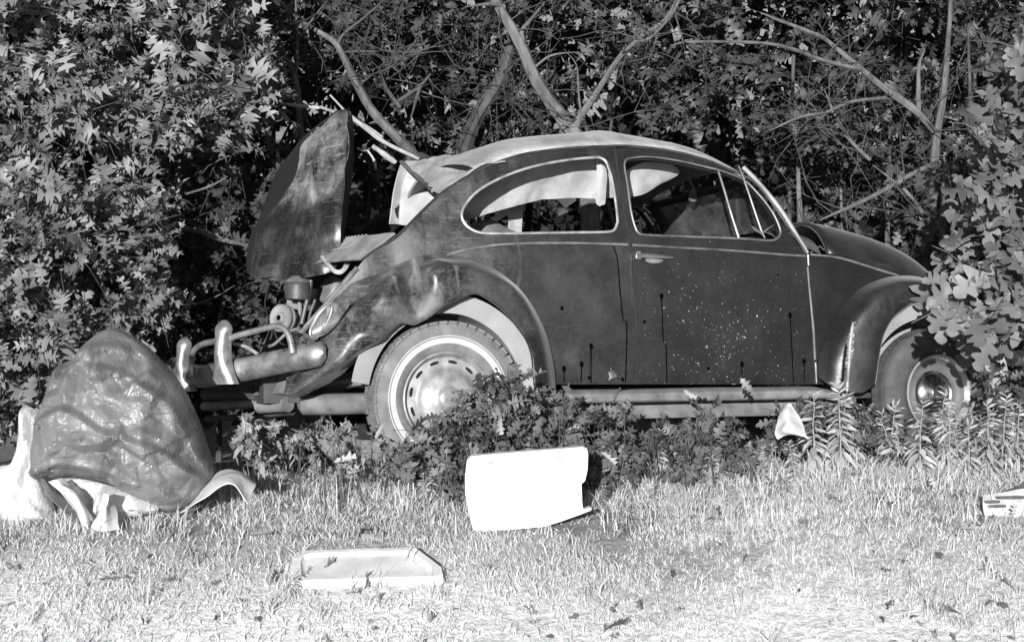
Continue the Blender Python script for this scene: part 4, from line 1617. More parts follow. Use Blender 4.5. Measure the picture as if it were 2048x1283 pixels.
# --- dim scrub between the left oak and the car's tail
t = tree('shaded_scrub', (440, 8.9), 'dim leafy scrub standing behind the rear bumper')
limb(t, [foot(t, 0, 0, 7), (440, 650, 8.9, 5), (470, 480, 8.9, 4), (450, 330, 8.9, 2)], 'stem', M['barkd'])
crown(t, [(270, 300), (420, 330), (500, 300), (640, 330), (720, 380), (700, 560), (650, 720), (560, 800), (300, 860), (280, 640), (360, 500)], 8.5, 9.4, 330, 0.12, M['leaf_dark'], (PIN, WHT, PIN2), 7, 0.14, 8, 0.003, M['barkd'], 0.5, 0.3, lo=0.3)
B1 = [(290, 452, 8.4, 4), (340, 452, 8.4, 5), (400, 462, 8.4, 6), (440, 478, 8.4, 6), (500, 492, 8.45, 6)]
B2 = [(310, 318, 8.3, 3), (350, 306, 8.3, 4), (392, 296, 8.3, 5), (430, 300, 8.3, 5), (498, 302, 8.4, 5)]
B3 = [(500, 304, 8.4, 4), (470, 280, 8.35, 3.5), (440, 250, 8.3, 3), (398, 192, 8.3, 2)]
B4 = [(504, 302, 8.4, 4), (480, 250, 8.4, 3), (445, 215, 8.4, 2.5), (420, 190, 8.4, 2)]
B5 = [(372, 388, 8.3, 2), (420, 372, 8.3, 2.5), (455, 352, 8.3, 2)]
B6 = [(360, 615, 8.3, 2), (420, 598, 8.3, 2), (470, 570, 8.3, 1.5)]
for b in (B1, B2, B3, B4, B5, B6):
    limb(t, b, 'branch', M['bark'], 0.004, 6)
side_twigs(t, [B1, B2, B3, B4], 30, M['bark'], 0.08, 0.35, 0.003)

# --- slender tree behind the engine lid
t = tree('slender_tree', (618, 9.6), 'thin leaning sapling rising just above the tip of the engine lid')
S1 = [foot(t, 0, 0, 9), (615, 420, 9.5, 8), (600, 240, 9.4, 6.5), (596, 195, 9.4, 6), (585, 140, 9.4, 5.5), (560, 105, 9.4, 4.5), (520, 60, 9.4, 4), (490, 0, 9.4, 3.5), (470, -60, 9.4, 3)]
S2 = [(591, 145, 9.4, 3.5), (595, 90, 9.4, 3.2), (592, 30, 9.4, 2.6), (590, -40, 9.4, 2)]
S3 = [(597, 80, 9.4, 3), (620, 45, 9.4, 2.5), (655, 0, 9.4, 2)]
limb(t, S1, 'trunk', M['bark'])
limb(t, S2, 'branch', M['bark'])
limb(t, S3, 'branch', M['barkd'])
side_twigs(t, [S1[2:], S2, S3], 26, M['barkd'])
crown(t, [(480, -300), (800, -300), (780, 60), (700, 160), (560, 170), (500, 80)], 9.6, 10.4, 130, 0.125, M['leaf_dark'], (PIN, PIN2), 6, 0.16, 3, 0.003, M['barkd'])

# --- long leaning sapling between lid and roof
t = tree('leaning_sapling', (870, 9.9), 'long grey sapling leaning left between engine lid and car roof')
S1 = [foot(t, 0, 0, 13), (860, 380, 9.8, 12), (828, 312, 9.6, 11), (790, 272, 9.5, 10), (745, 222, 9.5, 9), (712, 165, 9.5, 8), (685, 110, 9.5, 7), (668, 84, 9.5, 6), (640, 65, 9.5, 5), (600, 40, 9.5, 4), (560, 5, 9.5, 3)]
S2 = [(672, 92, 9.5, 4), (690, 66, 9.5, 3), (730, 35, 9.5, 2.5), (790, -20, 9.5, 2)]
limb(t, S1, 'trunk', M['bark'])
limb(t, S2, 'branch', M['barkd'])
S3 = [(720, 170, 9.5, 2.5), (745, 150, 9.5, 2.2), (790, 128, 9.5, 2), (850, 60, 9.5, 1.5)]
S4 = [(690, 104, 9.5, 2.4), (760, 102, 9.5, 2), (850, 106, 9.5, 1.6)]
S5 = [(838, 240, 9.4, 3), (835, 205, 9.4, 3), (770, 170, 9.4, 2.5)]
S6 = [(800, 215, 9.4, 4.5), (775, 180, 9.4, 4), (763, 145, 9.4, 3.5)]
S7 = [(780, 212, 9.45, 4), (815, 190, 9.45, 4), (840, 172, 9.45, 4), (862, 147, 9.45, 3.5)]
S8 = [(840, 172, 9.45, 4), (832, 200, 9.4, 3.5), (823, 236, 9.4, 3)]
for b in (S3, S4, S6, S7, S8):
    limb(t, b, 'branch', M['barkd'])
side_twigs(t, [S1[2:], S3, S4, S7], 60, M['barkd'], 0.1, 0.5, 0.0035)
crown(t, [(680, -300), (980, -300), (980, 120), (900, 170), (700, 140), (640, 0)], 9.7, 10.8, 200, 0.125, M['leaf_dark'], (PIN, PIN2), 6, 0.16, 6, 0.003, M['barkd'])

# --- dark trunk further back
t = tree('crooked_trunk', (915, 10.6), 'dim crooked trunk behind the car roof, left of the main trunk')
S1 = [foot(t, 0, 0, 17), (925, 360, 10.4, 16), (932, 290, 10.3, 15), (955, 232, 10.2, 14), (985, 185, 10.2, 13), (1002, 150, 10.2, 12), (1012, 118, 10.2, 11), (1040, 20, 10.2, 9), (1050, -120, 10.2, 6)]
limb(t, S1, 'trunk', M['barkd'])
S2 = [(985, 196, 10.2, 4), (1020, 196, 10.2, 3), (1060, 194, 10.2, 2)]
limb(t, S2, 'branch', M['barkd'])
side_twigs(t, [S1[2:8], S2], 60, M['barkd'], 0.15, 0.7, 0.0035)
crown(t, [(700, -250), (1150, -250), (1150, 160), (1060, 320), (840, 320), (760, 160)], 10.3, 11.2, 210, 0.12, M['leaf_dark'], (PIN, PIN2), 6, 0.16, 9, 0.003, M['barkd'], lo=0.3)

# --- main trunk over the roof
t = tree('oak_tree', (1190, 9.7), 'thick light grey trunk forking just above the car roof')
S1 = [foot(t, 0, 0, 22), (1180, 420, 9.6, 21), (1150, 280, 9.5, 19), (1130, 245, 9.5, 15), (1100, 205, 9.5, 14), (1075, 165, 9.5, 13.5), (1058, 130, 9.5, 13), (1042, 90, 9.5, 12), (1020, 50, 9.5, 11), (998, 15, 9.5, 10), (975, -40, 9.5, 9), (940, -140, 9.5, 6)]
S2 = [(1146, 262, 9.5, 9), (1160, 235, 9.45, 8), (1185, 198, 9.4, 7), (1215, 150, 9.4, 6), (1245, 108, 9.4, 5.5), (1280, 75, 9.4, 5), (1330, 40, 9.4, 4), (1355, -10, 9.4, 3)]
S3 = [(1048, 90, 9.5, 5), (1046, 62, 9.5, 4.5), (1062, 40, 9.5, 4), (1090, 5, 9.5, 3)]
S4 = [(1268, 84, 9.4, 3.5), (1300, 76, 9.35, 3), (1330, 45, 9.35, 3), (1352, 12, 9.35, 2.5), (1365, -30, 9.35, 2)]
S5 = [(1010, 14, 9.5, 5), (980, 8, 9.45, 4), (930, 14, 9.45, 3)]
S6 = [(1066, 138, 9.5, 3), (1100, 112, 9.45, 2.5), (1150, 104, 9.45, 2)]
S7 = [(1165, 240, 9.45, 2.5), (1157, 185, 9.4, 2), (1153, 130, 9.4, 1.5), (1130, 100, 9.4, 1)]
limb(t, S1, 'trunk', M['bark'])
for b in (S2, S3, S4, S5, S6, S7):
    limb(t, b, 'branch', M['bark'])
side_twigs(t, [S1[3:], S2, S4], 60, M['barkd'], 0.15, 0.6, 0.004)
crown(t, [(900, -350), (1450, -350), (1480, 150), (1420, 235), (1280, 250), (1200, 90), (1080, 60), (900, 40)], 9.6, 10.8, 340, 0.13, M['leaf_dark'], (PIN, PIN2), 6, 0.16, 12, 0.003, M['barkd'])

# --- right tree with long limbs to the left
t = tree('spreading_tree', (1850, 10.0), 'right-hand tree whose long bare limbs reach left above the hood')
S1 = [foot(t, 0, 0, 14), (1855, 540, 9.9, 12), (1862, 430, 9.8, 11), (1868, 340, 9.7, 10), (1876, 260, 9.7, 8), (1887, 190, 9.7, 7), (1893, 120, 9.7, 6), (1898, 60, 9.7, 5), (1905, -60, 9.7, 4)]
S2 = [(1866, 262, 9.65, 7), (1835, 225, 9.6, 8), (1795, 195, 9.6, 8.5), (1760, 170, 9.6, 7), (1720, 136, 9.6, 6.5), (1690, 112, 9.6, 5), (1650, 78, 9.6, 4.5), (1625, 66, 9.6, 4), (1560, 42, 9.6, 3.5), (1520, 25, 9.6, 3)]
S3 = [(1722, 138, 9.6, 4.5), (1690, 132, 9.55, 4), (1630, 115, 9.5, 4), (1590, 100, 9.5, 4), (1540, 88, 9.5, 3.5), (1470, 84, 9.5, 3.2), (1375, 84, 9.5, 2.5), (1340, 92, 9.5, 2)]
S4 = [(1838, 225, 9.65, 5), (1837, 180, 9.65, 4.5), (1838, 130, 9.65, 4), (1850, 100, 9.65, 3)]
S5 = [(1880, 325, 9.6, 5), (1830, 345, 9.5, 5), (1790, 368, 9.5, 5), (1740, 395, 9.4, 4.5), (1690, 418, 9.4, 4), (1640, 440, 9.4, 3)]
S6 = [(1770, 196, 9.6, 4), (1700, 204, 9.5, 3), (1650, 225, 9.5, 3), (1600, 234, 9.5, 3), (1540, 262, 9.5, 2)]
S7 = [(1740, 320, 9.7, 4), (1700, 280, 9.7, 4), (1670, 230, 9.7, 3.5), (1650, 180, 9.7, 3)]
S8 = [(1850, 430, 9.7, 4), (1810, 380, 9.7, 3.5), (1745, 330, 9.7, 3)]
limb(t, S1, 'trunk', M['bark'])
for b in (S2, S3, S4, S5, S6, S7, S8):
    limb(t, b, 'branch', M['bark'])
side_twigs(t, [S2, S3, S5, S6, S7], 80, M['barkd'], 0.12, 0.6, 0.0038)
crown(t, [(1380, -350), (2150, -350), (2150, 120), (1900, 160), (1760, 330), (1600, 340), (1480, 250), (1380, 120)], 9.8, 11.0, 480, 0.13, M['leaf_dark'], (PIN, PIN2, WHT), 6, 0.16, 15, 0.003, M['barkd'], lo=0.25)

# --- thin stems at the right, each a sapling of its own
stems = [([(1776, 560), (1775, 430), (1778, 340), (1780, 215)], 10.6, 6, 'straight pale sapling stem standing behind the hood'),
         ([(1600, 460), (1598, 380), (1596, 330), (1592, 260)], 10.4, 6, 'short thin stem rising behind the windscreen pillar'),
         ([(1684, 480), (1682, 400), (1680, 320)], 10.9, 4, 'very thin stem behind the middle of the hood'),
         ([(1886, 540), (1884, 440), (1888, 360), (1890, 305)], 9.5, 7, 'bright barked stem beside the right-hand trunk'),
         ([(1912, 560), (1908, 440), (1900, 370), (1890, 310)], 9.3, 4, 'thin bent stem at the edge of the oak leaves on the right'),
         ([(1945, 320), (1942, 220), (1938, 120), (1936, 60)], 9.6, 5, 'dim upright stem in the upper right corner')]
for pts, d, r, lab in stems:
    t = tree('sapling', (pts[0][0], d), lab, 'thin sapling stems behind the hood')
    P = [foot(t, 0, 0, r * 1.2)] + [(a, b, d, r * (1 - 0.2 * k)) for k, (a, b) in enumerate(pts)]
    limb(t, P, 'stem', M['bark'] if 'dim' not in lab else M['barkd'])
    side_twigs(t, [P[1:]], 14, M['barkd'], 0.1, 0.45, 0.003)
    xs_ = [p[0] for p in pts]
    crown(t, [(min(xs_) - 90, min(p[1] for p in pts) - 40), (max(xs_) + 90, min(p[1] for p in pts) - 40), (max(xs_) + 90, 560), (min(xs_) - 90, 560)], d, d + 0.7, 34, 0.12, M['leaf_dark'], (PIN, WHT), 5, 0.14, 20 + r, 0.0025, M['barkd'])

# --- white oak at the right edge, in front of the wheel
t = tree('white_oak', (2110, 7.5), 'sunlit young white oak with big rounded leaves hanging over the front wheel')
P1 = [foot(t, 0, 0, 14), (2110, 700, 7.5, 12), (2100, 450, 7.5, 10), (2090, 200, 7.5, 8), (2080, 0, 7.5, 5)]
limb(t, P1, 'trunk', M['bark'])
for b in ([(2105, 520, 7.5, 6), (2030, 480, 7.3, 4), (1950, 470, 7.2, 2.5), (1900, 500, 7.15, 1.5)], [(2100, 600, 7.5, 6), (2020, 590, 7.25, 4), (1940, 580, 7.1, 2.5), (1890, 600, 7.1, 1.5)], [(2095, 330, 7.5, 5), (2020, 310, 7.3, 3.5), (1940, 290, 7.2, 2)], [(2090, 180, 7.5, 5), (2030, 160, 7.3, 3), (1990, 130, 7.3, 2)]):
    limb(t, b, 'branch', M['bark'])
crown(t, [(1925, 455), (1990, 300), (2005, 110), (2060, 60), (2350, 0), (2350, 640), (2060, 640), (2000, 660), (1930, 630), (1890, 590), (1900, 520)], 6.95, 7.6, 190, 0.175, M['leaf_white'], (WHT,), 6, 0.13, 30, 0.004, M['bark'], 0.3, 0.5, lo=0.5)
crown(t, [(1920, 250), (2000, 215), (2060, 200), (2060, 330), (1990, 330), (1930, 300)], 7.0, 7.5, 10, 0.17, M['leaf_white'], (WHT,), 6, 0.13, 31, 0.004, M['bark'], 0.3, 0.5, lo=0.5, name='low_spray')

# --- brush pile of cut poles behind the engine lid
for i, pts in enumerate(([(556, 206, 9.0, 3.5), (600, 212, 9.0, 4), (640, 216, 9.0, 3)], [(640, 214, 8.9, 3), (670, 225, 8.95, 4), (720, 246, 9.0, 4), (765, 275, 9.0, 3.5)], [(700, 232, 8.9, 4.5), (730, 255, 8.9, 5), (770, 285, 8.9, 4), (838, 318, 8.9, 3)], [(745, 292, 8.8, 4.5), (765, 306, 8.8, 6), (792, 326, 8.8, 4)], [(660, 190, 9.0, 2), (690, 222, 9.0, 2.5), (715, 250, 9.0, 2)], [(735, 300, 8.8, 2), (748, 320, 8.8, 3), (752, 340, 8.8, 2)])):
    P = [at(a, b, d) for a, b, d, r in pts]
    mb = MB()
    mb.tube(cr(P, 4), [pts[min(k // 4, len(pts) - 1)][3] * pts[0][2] / FPX for k in range(len(cr(P, 4)))], 7)
    o = mb.build('cut_pole', M['deadwood'])
    labs = ['pale cut pole poking out left of the engine lid tip', 'long thin pale pole leaning behind the lid tip', 'thick pale cut pole slanting down towards the roof flap', 'short stout split stick beside the roof flap', 'thin dead twig crossing the tip of the engine lid', 'small pale stick hanging below the cut poles']
    tag(o, labs[i], 'dead branch', 'cut poles in the brush pile')

# --- far dark wood: one mass
def far_wood():
    n = 9000
    P, D, Nn, S = [], [], [], []
    for i in range(n):
        a, b = random.uniform(-300, 2350), random.uniform(-250, 780)
        d = random.uniform(11.2, 14.5)
        if noise.noise(Vector((a * .004, b * .005, 3))) < -0.25:
            d += 1.5
        p = at(a, b, d)
        P.append(tuple(p))
        D.append((random.gauss(0, 1), random.gauss(0, .6), random.gauss(-.3, 1)))
        Nn.append((random.gauss(0, .7), random.gauss(-.3, .7), random.gauss(.3, .7)))
        S.append(random.uniform(0.14, 0.3))
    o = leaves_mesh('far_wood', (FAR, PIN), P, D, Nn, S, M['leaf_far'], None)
    tag(o, 'dark mass of leaves deep in the wood behind the car', None, None, 'stuff')
    mb = MB()
    for i in range(60):
        a = random.uniform(-200, 2250)
        d = random.uniform(11, 14)
        b = at(a, 760, d)
        b.z = ground_z(b.x, b.y)
        tp = b + Vector((random.gauss(0, .5), random.gauss(0, .3), random.uniform(2.5, 5)))
        mb.tube([b, b.lerp(tp, .4) + Vector((random.gauss(0, .1), 0, 0)), tp], [random.uniform(.012, .035), .016, .008], 6, cap=False)
    o2 = mb.build('far_stems', M['barkd'])
    tag(o2, 'tangle of thin dark stems deep in the wood', None, None, 'stuff')


far_wood()


# ------------------------------------------------------------------ low plants
def shrub(name, poly, d0, d1, n, size, mat, temps, label, stems=7, group=None, cat='shrub', seed=40, per=5, topw=0.5):
    xs_, ys_ = [p[0] for p in poly], [p[1] for p in poly]
    mx = (min(xs_) + max(xs_)) / 2
    base = at(mx, max(ys_), (d0 + d1) / 2)
    base.z = ground_z(base.x, base.y) - 0.01
    r = empty(name, base)
    tag(r, label, cat, group)
    tops = rand_in_poly(poly, stems)
    mb = MB()
    for a, b in tops:
        d = random.uniform(d0, d1)
        p = at(a, b, d)
        q = at(a + random.gauss(0, 12), b, d)
        q.z = ground_z(q.x, q.y) - 0.01
        m = p.lerp(q, .5) + Vector((random.gauss(0, .01), 0, 0))
        mb.tube([q - base, m - base, p - base], [.0035, .003, .0015], 5, cap=False)
    o = mb.build('stem', M['barkd'], r)
    o['kind'] = 'stuff'
    crown(r, poly, d0, d1, n, size, mat, temps, per, size * 0.9, seed, 0.0018, M['barkd'], 0.55, 0.2, 'foliage', 0.5)
    return r


shrub('oak_seedling', [(800, 895), (862, 838), (930, 800), (985, 760), (1035, 740), (1072, 790), (1090, 850), (1075, 940), (960, 985), (880, 985), (790, 940)], 6.35, 6.62, 130, 0.085, M['leaf_seed'], (PIN, WHT, PIN2), 'dark mound of oak seedlings hiding the foot of the rear wheel', 14, seed=41)
shrub('oak_seedling', [(1078, 800), (1130, 785), (1180, 825), (1240, 800), (1310, 850), (1320, 930), (1200, 985), (1090, 950)], 6.45, 6.72, 66, 0.082, M['leaf_seed'], (PIN, WHT, PIN2), 'oak seedlings below the rear edge of the door, behind the upright foam lid', 12, seed=42)
shrub('oak_seedling', [(1300, 860), (1340, 830), (1400, 800), (1470, 825), (1520, 860), (1540, 900), (1480, 950), (1380, 965), (1310, 940)], 6.5, 6.8, 58, 0.078, M['leaf_seed'], (PIN, WHT, PIN2), 'oak seedlings under the middle of the door', 10, seed=43)
shrub('oak_seedling', [(1535, 825), (1600, 812), (1680, 815), (1745, 815), (1755, 880), (1640, 900), (1540, 890)], 6.95, 7.15, 50, 0.075, M['leaf_seed'], (PIN, WHT, PIN2), 'low dark seedlings beneath the front end of the running board', 8, seed=44)
shrub('leafy_undergrowth', [(440, 880), (500, 840), (600, 850), (740, 850), (780, 900), (760, 960), (560, 950), (440, 930)], 6.3, 6.7, 75, 0.06, M['leaf_weedd'], (LAN, PIN), 'patch of narrow weeds between the trash bag and the rear wheel', 12, seed=45)
shrub('leafy_undergrowth', [(1960, 740), (2100, 730), (2100, 860), (1980, 860)], 7.3, 7.9, 40, 0.08, M['leaf_dark'], (WHT, LAN), 'shaded leaves under the front bumper at the right edge', 6, seed=46)


# upright leafy weeds, built once in a few shapes and copied
def weed_meshes(seed, h, leaves, ll, mat, droop=0.2):
    random.seed(seed)
    mb = MB()
    pts = []
    lean = Vector((random.gauss(0, .03), random.gauss(0, .03), 0))
    for k in range(6):
        s = k / 5
        pts.append(Vector((lean.x * s * s + .004 * random.gauss(0, 1), lean.y * s * s, h * s)))
    mb.tube(pts, [.0032, .003, .0027, .0023, .0018, .001], 5, cap=False)
    P, D, Nn, S = [], [], [], []
    for k in range(leaves):
        s = 0.12 + 0.88 * k / leaves
        i = min(4, int(s * 5))
        p = pts[i].lerp(pts[i + 1], s * 5 - i)
        az = k * 2.4 + random.gauss(0, .3)
        el = -0.15 + 1.0 * s ** 3 - droop * (1 - s)
        d = Vector((cos(az) * cos(el), sin(az) * cos(el), sin(el)))
        P.append(tuple(p))
        D.append(tuple(d))
        Nn.append((random.gauss(0, .3) + .7 * d.x, random.gauss(0, .3) + .7 * d.y, .7))
        S.append(ll * (1.05 - 0.55 * s ** 1.5) * random.uniform(.8, 1.2))
    st = mb.build('stem', mat)
    fo = leaves_mesh('foliage', (LAN,), P, D, Nn, S, mat, None)
    return st, fo


protos = []
for i in range(5):
    protos.append(weed_meshes(100 + i, [.30, .26, .34, .22, .28][i], [44, 40, 48, 34, 44][i], [.085, .08, .085, .075, .085][i], M['leaf_weed']))
tall = [weed_meshes(120, .36, 18, .11, M['leaf_weedd'], .5), weed_meshes(121, .38, 16, .12, M['leaf_weedd'], .6)]
random.seed(77)


def place_weed(px, py, pr, sc, label, group, name='goldenrod'):
    p = on_ground(px, py)
    r = empty(name, p)
    r.location.z -= 0.01
    r.rotation_euler = (random.gauss(0, .08), random.gauss(0, .08), random.uniform(0, 6.28))
    r.scale = (sc, sc, sc)
    tag(r, label, 'weed', group)
    for q in pr:
        c = q.copy()
        COL.objects.link(c)
        c.parent = r
    return r


STANDS = [(1565, 1735, 13, 'leafy upright weed in the row below the front end of the running board', 'weeds below the running board'),
          (1740, 1935, 18, 'leafy upright weed in the stand directly before the front wheel', 'weeds before the front wheel'),
          (1940, 2080, 13, 'leafy upright weed between the front wheel and the right edge', 'weeds right of the front wheel')]
for x0, x1, n, lab, grp in STANDS:
    for k in range(n):
        px = x0 + (x1 - x0) * ((k * 0.618034 + .3) % 1) + random.gauss(0, 5)
        place_weed(px, random.uniform(890, 950), protos[k % 5], random.uniform(.75, 1.1), lab, grp)
MID = 'short leafy weed at the foot of the oak seedlings beyond the foam lids'
for k in range(18):
    place_weed(random.uniform(1200, 1600), random.uniform(945, 985), protos[k % 5], random.uniform(.4, .7), MID, 'short weeds below the door')
LOW = 'small pale weed scattered in the grass between the foam lids and the seedlings'
for k in range(26):
    place_weed(random.choice([random.uniform(520, 920), random.uniform(1200, 1900)]), random.uniform(965, 1015), protos[k % 5], random.uniform(.25, .48), LOW, 'small weeds in the grass')
place_weed(586, 925, tall[0], 0.95, 'broad-leaved weed standing left of the rear wheel, below the fender tip', 'tall weeds by the rear wheel', 'broad_leaved_weed')
place_weed(682, 925, tall[1], 1.0, 'tall broad-leaved weed nearest the rear tyre', 'tall weeds by the rear wheel', 'broad_leaved_weed')
for k, (a, b, s, lab) in enumerate([(1420, 975, .55, 'pale narrow-leaved weed at the edge of the grass below the door'), (1245, 1075, .4, 'spiky grass-like weed right of the upright foam lid'), (975, 1060, .5, 'thin weed with curled leaves left of the upright foam lid'), (475, 935, .6, 'thin weed beside the right side of the trash bag'), (580, 1195, .4, 'small upright weed left of the flat foam lid'), (830, 960, .5, 'weed in front of the rear tyre')]):
    place_weed(a, b, protos[k % 5] if k != 1 else tall[0], s, lab, None, 'grassland_weed')
for st, fo in protos + tall:
    bpy.data.objects.remove(st, do_unlink=True)
    bpy.data.objects.remove(fo, do_unlink=True)

# dried seed stalk before the front fender
b = on_ground(1690, 905)
pts = [b] + [at(x, y, 6.95) for x, y in [(1693, 800), (1697, 740), (1700, 690), (1706, 645)]]
r = empty('seed_stalk', b)
tag(r, 'dried pale seed stalk standing against the front fender', 'weed')
mb = MB()
mb.tube([p - b for p in cr(pts, 4)], [.004] * 4 + [.005] * 5 + [.007] * 7 + [.003], 6)
mb.build('stem', M['deadwood'], r)
P = [tuple(pts[2].lerp(pts[4], random.random()) - b) for _ in range(60)]
leaves_mesh('seed_husks', (LAN,), P, [(random.gauss(0, 1), random.gauss(0, 1), 1.2) for _ in P], [(random.gauss(0, 1), -1, .3) for _ in P], [random.uniform(.012, .025) for _ in P], M['dry'], r)

# pale curled dead leaves
for i, (a, c, d, s, lab) in enumerate([(1217, 760, 6.72, .11, 'pale curled dead leaf hanging against the door above the running board'), (1480, 755, 6.95, .10, 'pale dead leaf lying on the running board below the door'), (1410, 800, 6.85, .10, 'twisted pale leaf among seedlings below the door'), (1160, 860, 6.4, .08, 'white dried leaf among the seedlings behind the upright foam lid'), (716, 915, 6.35, .10, 'whitish dried leaf standing left of the rear wheel'), (1005, 870, 6.33, .07, 'pale fallen leaf on the seedlings before the rear wheel'), (1230, 930, 6.4, .07, 'light dead leaf just above right corner of the upright foam lid')]):
    p = at(a, c, d)
    s *= 0.8
    o = leaves_mesh('dead_leaf', (CURL,), [(0, 0, 0)], [(random.gauss(0, 1), random.gauss(0, .4), random.gauss(0, .8))], [(random.gauss(0, .6), -1, random.gauss(0, .6))], [s], M['dry'], None, [0.5])
    o.location = p
    tag(o, lab, 'leaf', 'dead leaves near the car')


# ------------------------------------------------------------------ grass
def blades(name, pts, ln, wd, mat, label, lean=0.5):
    n = len(pts)
    P = np.array(pts)
    L = RNG.uniform(ln[0], ln[1], n) * RNG.choice([0.6, 1.0, 1.0, 1.5], n)
    W = RNG.uniform(wd[0], wd[1], n)
    az = RNG.uniform(0, 2 * pi, n)
    dirx, diry = np.cos(az), np.sin(az)
    k = RNG.uniform(0.1, 1.0, n) * lean * 2
    fa = RNG.uniform(0, 2 * pi, n)
    sx, sy = np.cos(fa), np.sin(fa)
    V = np.zeros((n, 7, 3))
    for i, s in enumerate((0, .4, .75, 1.0)):
        h = L * (s - 0.35 * np.minimum(k, 1.6) * s * s)
        o = L * k * s * s * 0.8
        cx, cy, cz = P[:, 0] + dirx * o, P[:, 1] + diry * o, P[:, 2] + h
        w = W * (1 - s) ** 0.6 * 0.5
        if i < 3:
            V[:, 2 * i] = np.stack([cx - sx * w, cy - sy * w, cz], 1)
            V[:, 2 * i + 1] = np.stack([cx + sx * w, cy + sy * w, cz], 1)
        else:
            V[:, 6] = np.stack([cx, cy, cz], 1)
    T = np.array([(0, 1, 3), (0, 3, 2), (2, 3, 5), (2, 5, 4), (4, 5, 6)])
    F = (T[None] + (np.arange(n) * 7)[:, None, None]).reshape(-1, 3)
    var = np.clip(RNG.normal(.42, .24, n) + 0.3 * np.array([sand_at(p[0], p[1]) for p in pts]), 0, 1)
    o = raw_mesh(name, V.reshape(-1, 3), F, np.repeat(var, 7), mat)
    tag(o, label, None, None, 'stuff')
    return o


_q = on_ground(733, 1142)
LIDXY = [(_q.x, _q.y)]


def grass_points(n, d0, d1, dens):
    out = []
    while len(out) < n:
        d = random.uniform(d0, d1)
        l = random.uniform(-0.36, 0.36) * d
        x = CAM.x + sin(PSI) * d + cos(PSI) * l
        y = CAM.y + cos(PSI) * d - sin(PSI) * l
        if random.random() > dens(x, y, d):
            continue
        if (Vector((x, y)) - Vector(LIDXY[0])).length < 0.19 or abs((Vector((x, y)) - Vector(LIDXY[0])).dot(Vector((RT.x, RT.y)))) < 0.25 and abs((Vector((x, y)) - Vector(LIDXY[0])).dot(Vector((sin(PSI), cos(PSI))))) < 0.11:
            continue
        m = random.randint(4, 12)
        for _ in range(m):
            a, b = x + random.gauss(0, .018), y + random.gauss(0, .018)
            out.append((a, b, ground_z(a, b) - 0.004))
    return out


def gd(x, y, d):
    s = 0.55 + 0.9 * noise.noise(Vector((x * 2.2, y * 2.2, 8)))
    s *= 1 - 0.6 * sand_at(x, y)
    return max(0.10, s)


blades('grass', grass_points(105000, 4.9, 7.1, gd), (.014, .045), (.0025, .006), M['grass'], 'pale dry grass covering the bank in front of the car', 1.1)
blades('long_grass', grass_points(2600, 6.05, 7.2, lambda x, y, d: max(.1, noise.noise(Vector((x * 3, y * 3, 2))) + .4)), (.05, .11), (.003, .006), M['grass'], 'longer grass tufts along the foot of the car', 0.4)

def fallen_leaves():
    P, D, Nn, S = [], [], [], []
    for _ in range(520):
        d = random.uniform(4.95, 6.9)
        l = random.uniform(-0.34, 0.34) * d
        x = CAM.x + sin(PSI) * d + cos(PSI) * l
        y = CAM.y + cos(PSI) * d - sin(PSI) * l
        if noise.noise(Vector((x * 1.5, y * 1.5, 21))) < -0.1:
            continue
        P.append((x, y, ground_z(x, y) + random.uniform(.008, .035)))
        D.append((random.gauss(0, 1), random.gauss(0, 1), random.gauss(.1, .5)))
        Nn.append((random.gauss(0, .6), random.gauss(-.3, .6), .6))
        S.append(random.uniform(.02, .055))
    o = leaves_mesh('fallen_leaves', (CURL, LAN, PIN2), P, D, Nn, S, M['litter'], None)
    tag(o, 'scattered dry leaf litter lying in the grass', None, None, 'stuff')


fallen_leaves()
tp_ = []
for _ in range(70):
    d = random.uniform(5.2, 6.7)
    l = random.uniform(-0.33, 0.33) * d
    x = CAM.x + sin(PSI) * d + cos(PSI) * l
    y = CAM.y + cos(PSI) * d - sin(PSI) * l
    for k in range(random.randint(8, 22)):
        a, b = x + random.gauss(0, .012), y + random.gauss(0, .012)
        tp_.append((a, b, ground_z(a, b) - .004))
blades('grass_tufts', tp_, (.05, .10), (.004, .008), M['leaf_weed'], 'coarse green tufts dotted through the pale grass', 0.9)

# ------------------------------------------------------------------ litter
def crumple(V2, levels, seed):
    """sharp creased relief: heights that run straight between scattered points"""
    rs = np.random.default_rng(seed)
    P = np.array(V2)
    lo, hi = P.min(0) - 80, P.max(0) + 80
    H = np.zeros(len(P))
    for step, amp in levels:
        n = int((hi[0] - lo[0]) * (hi[1] - lo[1]) / (step * step))
        Q = rs.uniform(lo, hi, (n, 2))
        Q = np.vstack([Q, [lo, [lo[0], hi[1]], hi, [hi[0], lo[1]]]])
        hq = rs.normal(0, amp, len(Q))
        r = geometry.delaunay_2d_cdt([Vector(q) for q in Q], [], [], 0, 1e-6)
        vs = np.array([[v.x, v.y] for v in r[0]])
        hv = np.array([hq[o[0]] for o in r[3]])
        for f in r[2]:
            a, b, c = vs[f[0]], vs[f[1]], vs[f[2]]
            den = (b[1] - c[1]) * (a[0] - c[0]) + (c[0] - b[0]) * (a[1] - c[1])
            if abs(den) < 1e-9:
                continue
            w1 = ((b[1] - c[1]) * (P[:, 0] - c[0]) + (c[0] - b[0]) * (P[:, 1] - c[1])) / den
            w2 = ((c[1] - a[1]) * (P[:, 0] - c[0]) + (a[0] - c[0]) * (P[:, 1] - c[1])) / den
            w3 = 1 - w1 - w2
            m = (w1 >= 0) & (w2 >= 0) & (w3 > 0)
            H[m] += w1[m] * hv[f[0]] + w2[m] * hv[f[1]] + w3[m] * hv[f[2]]
    return H


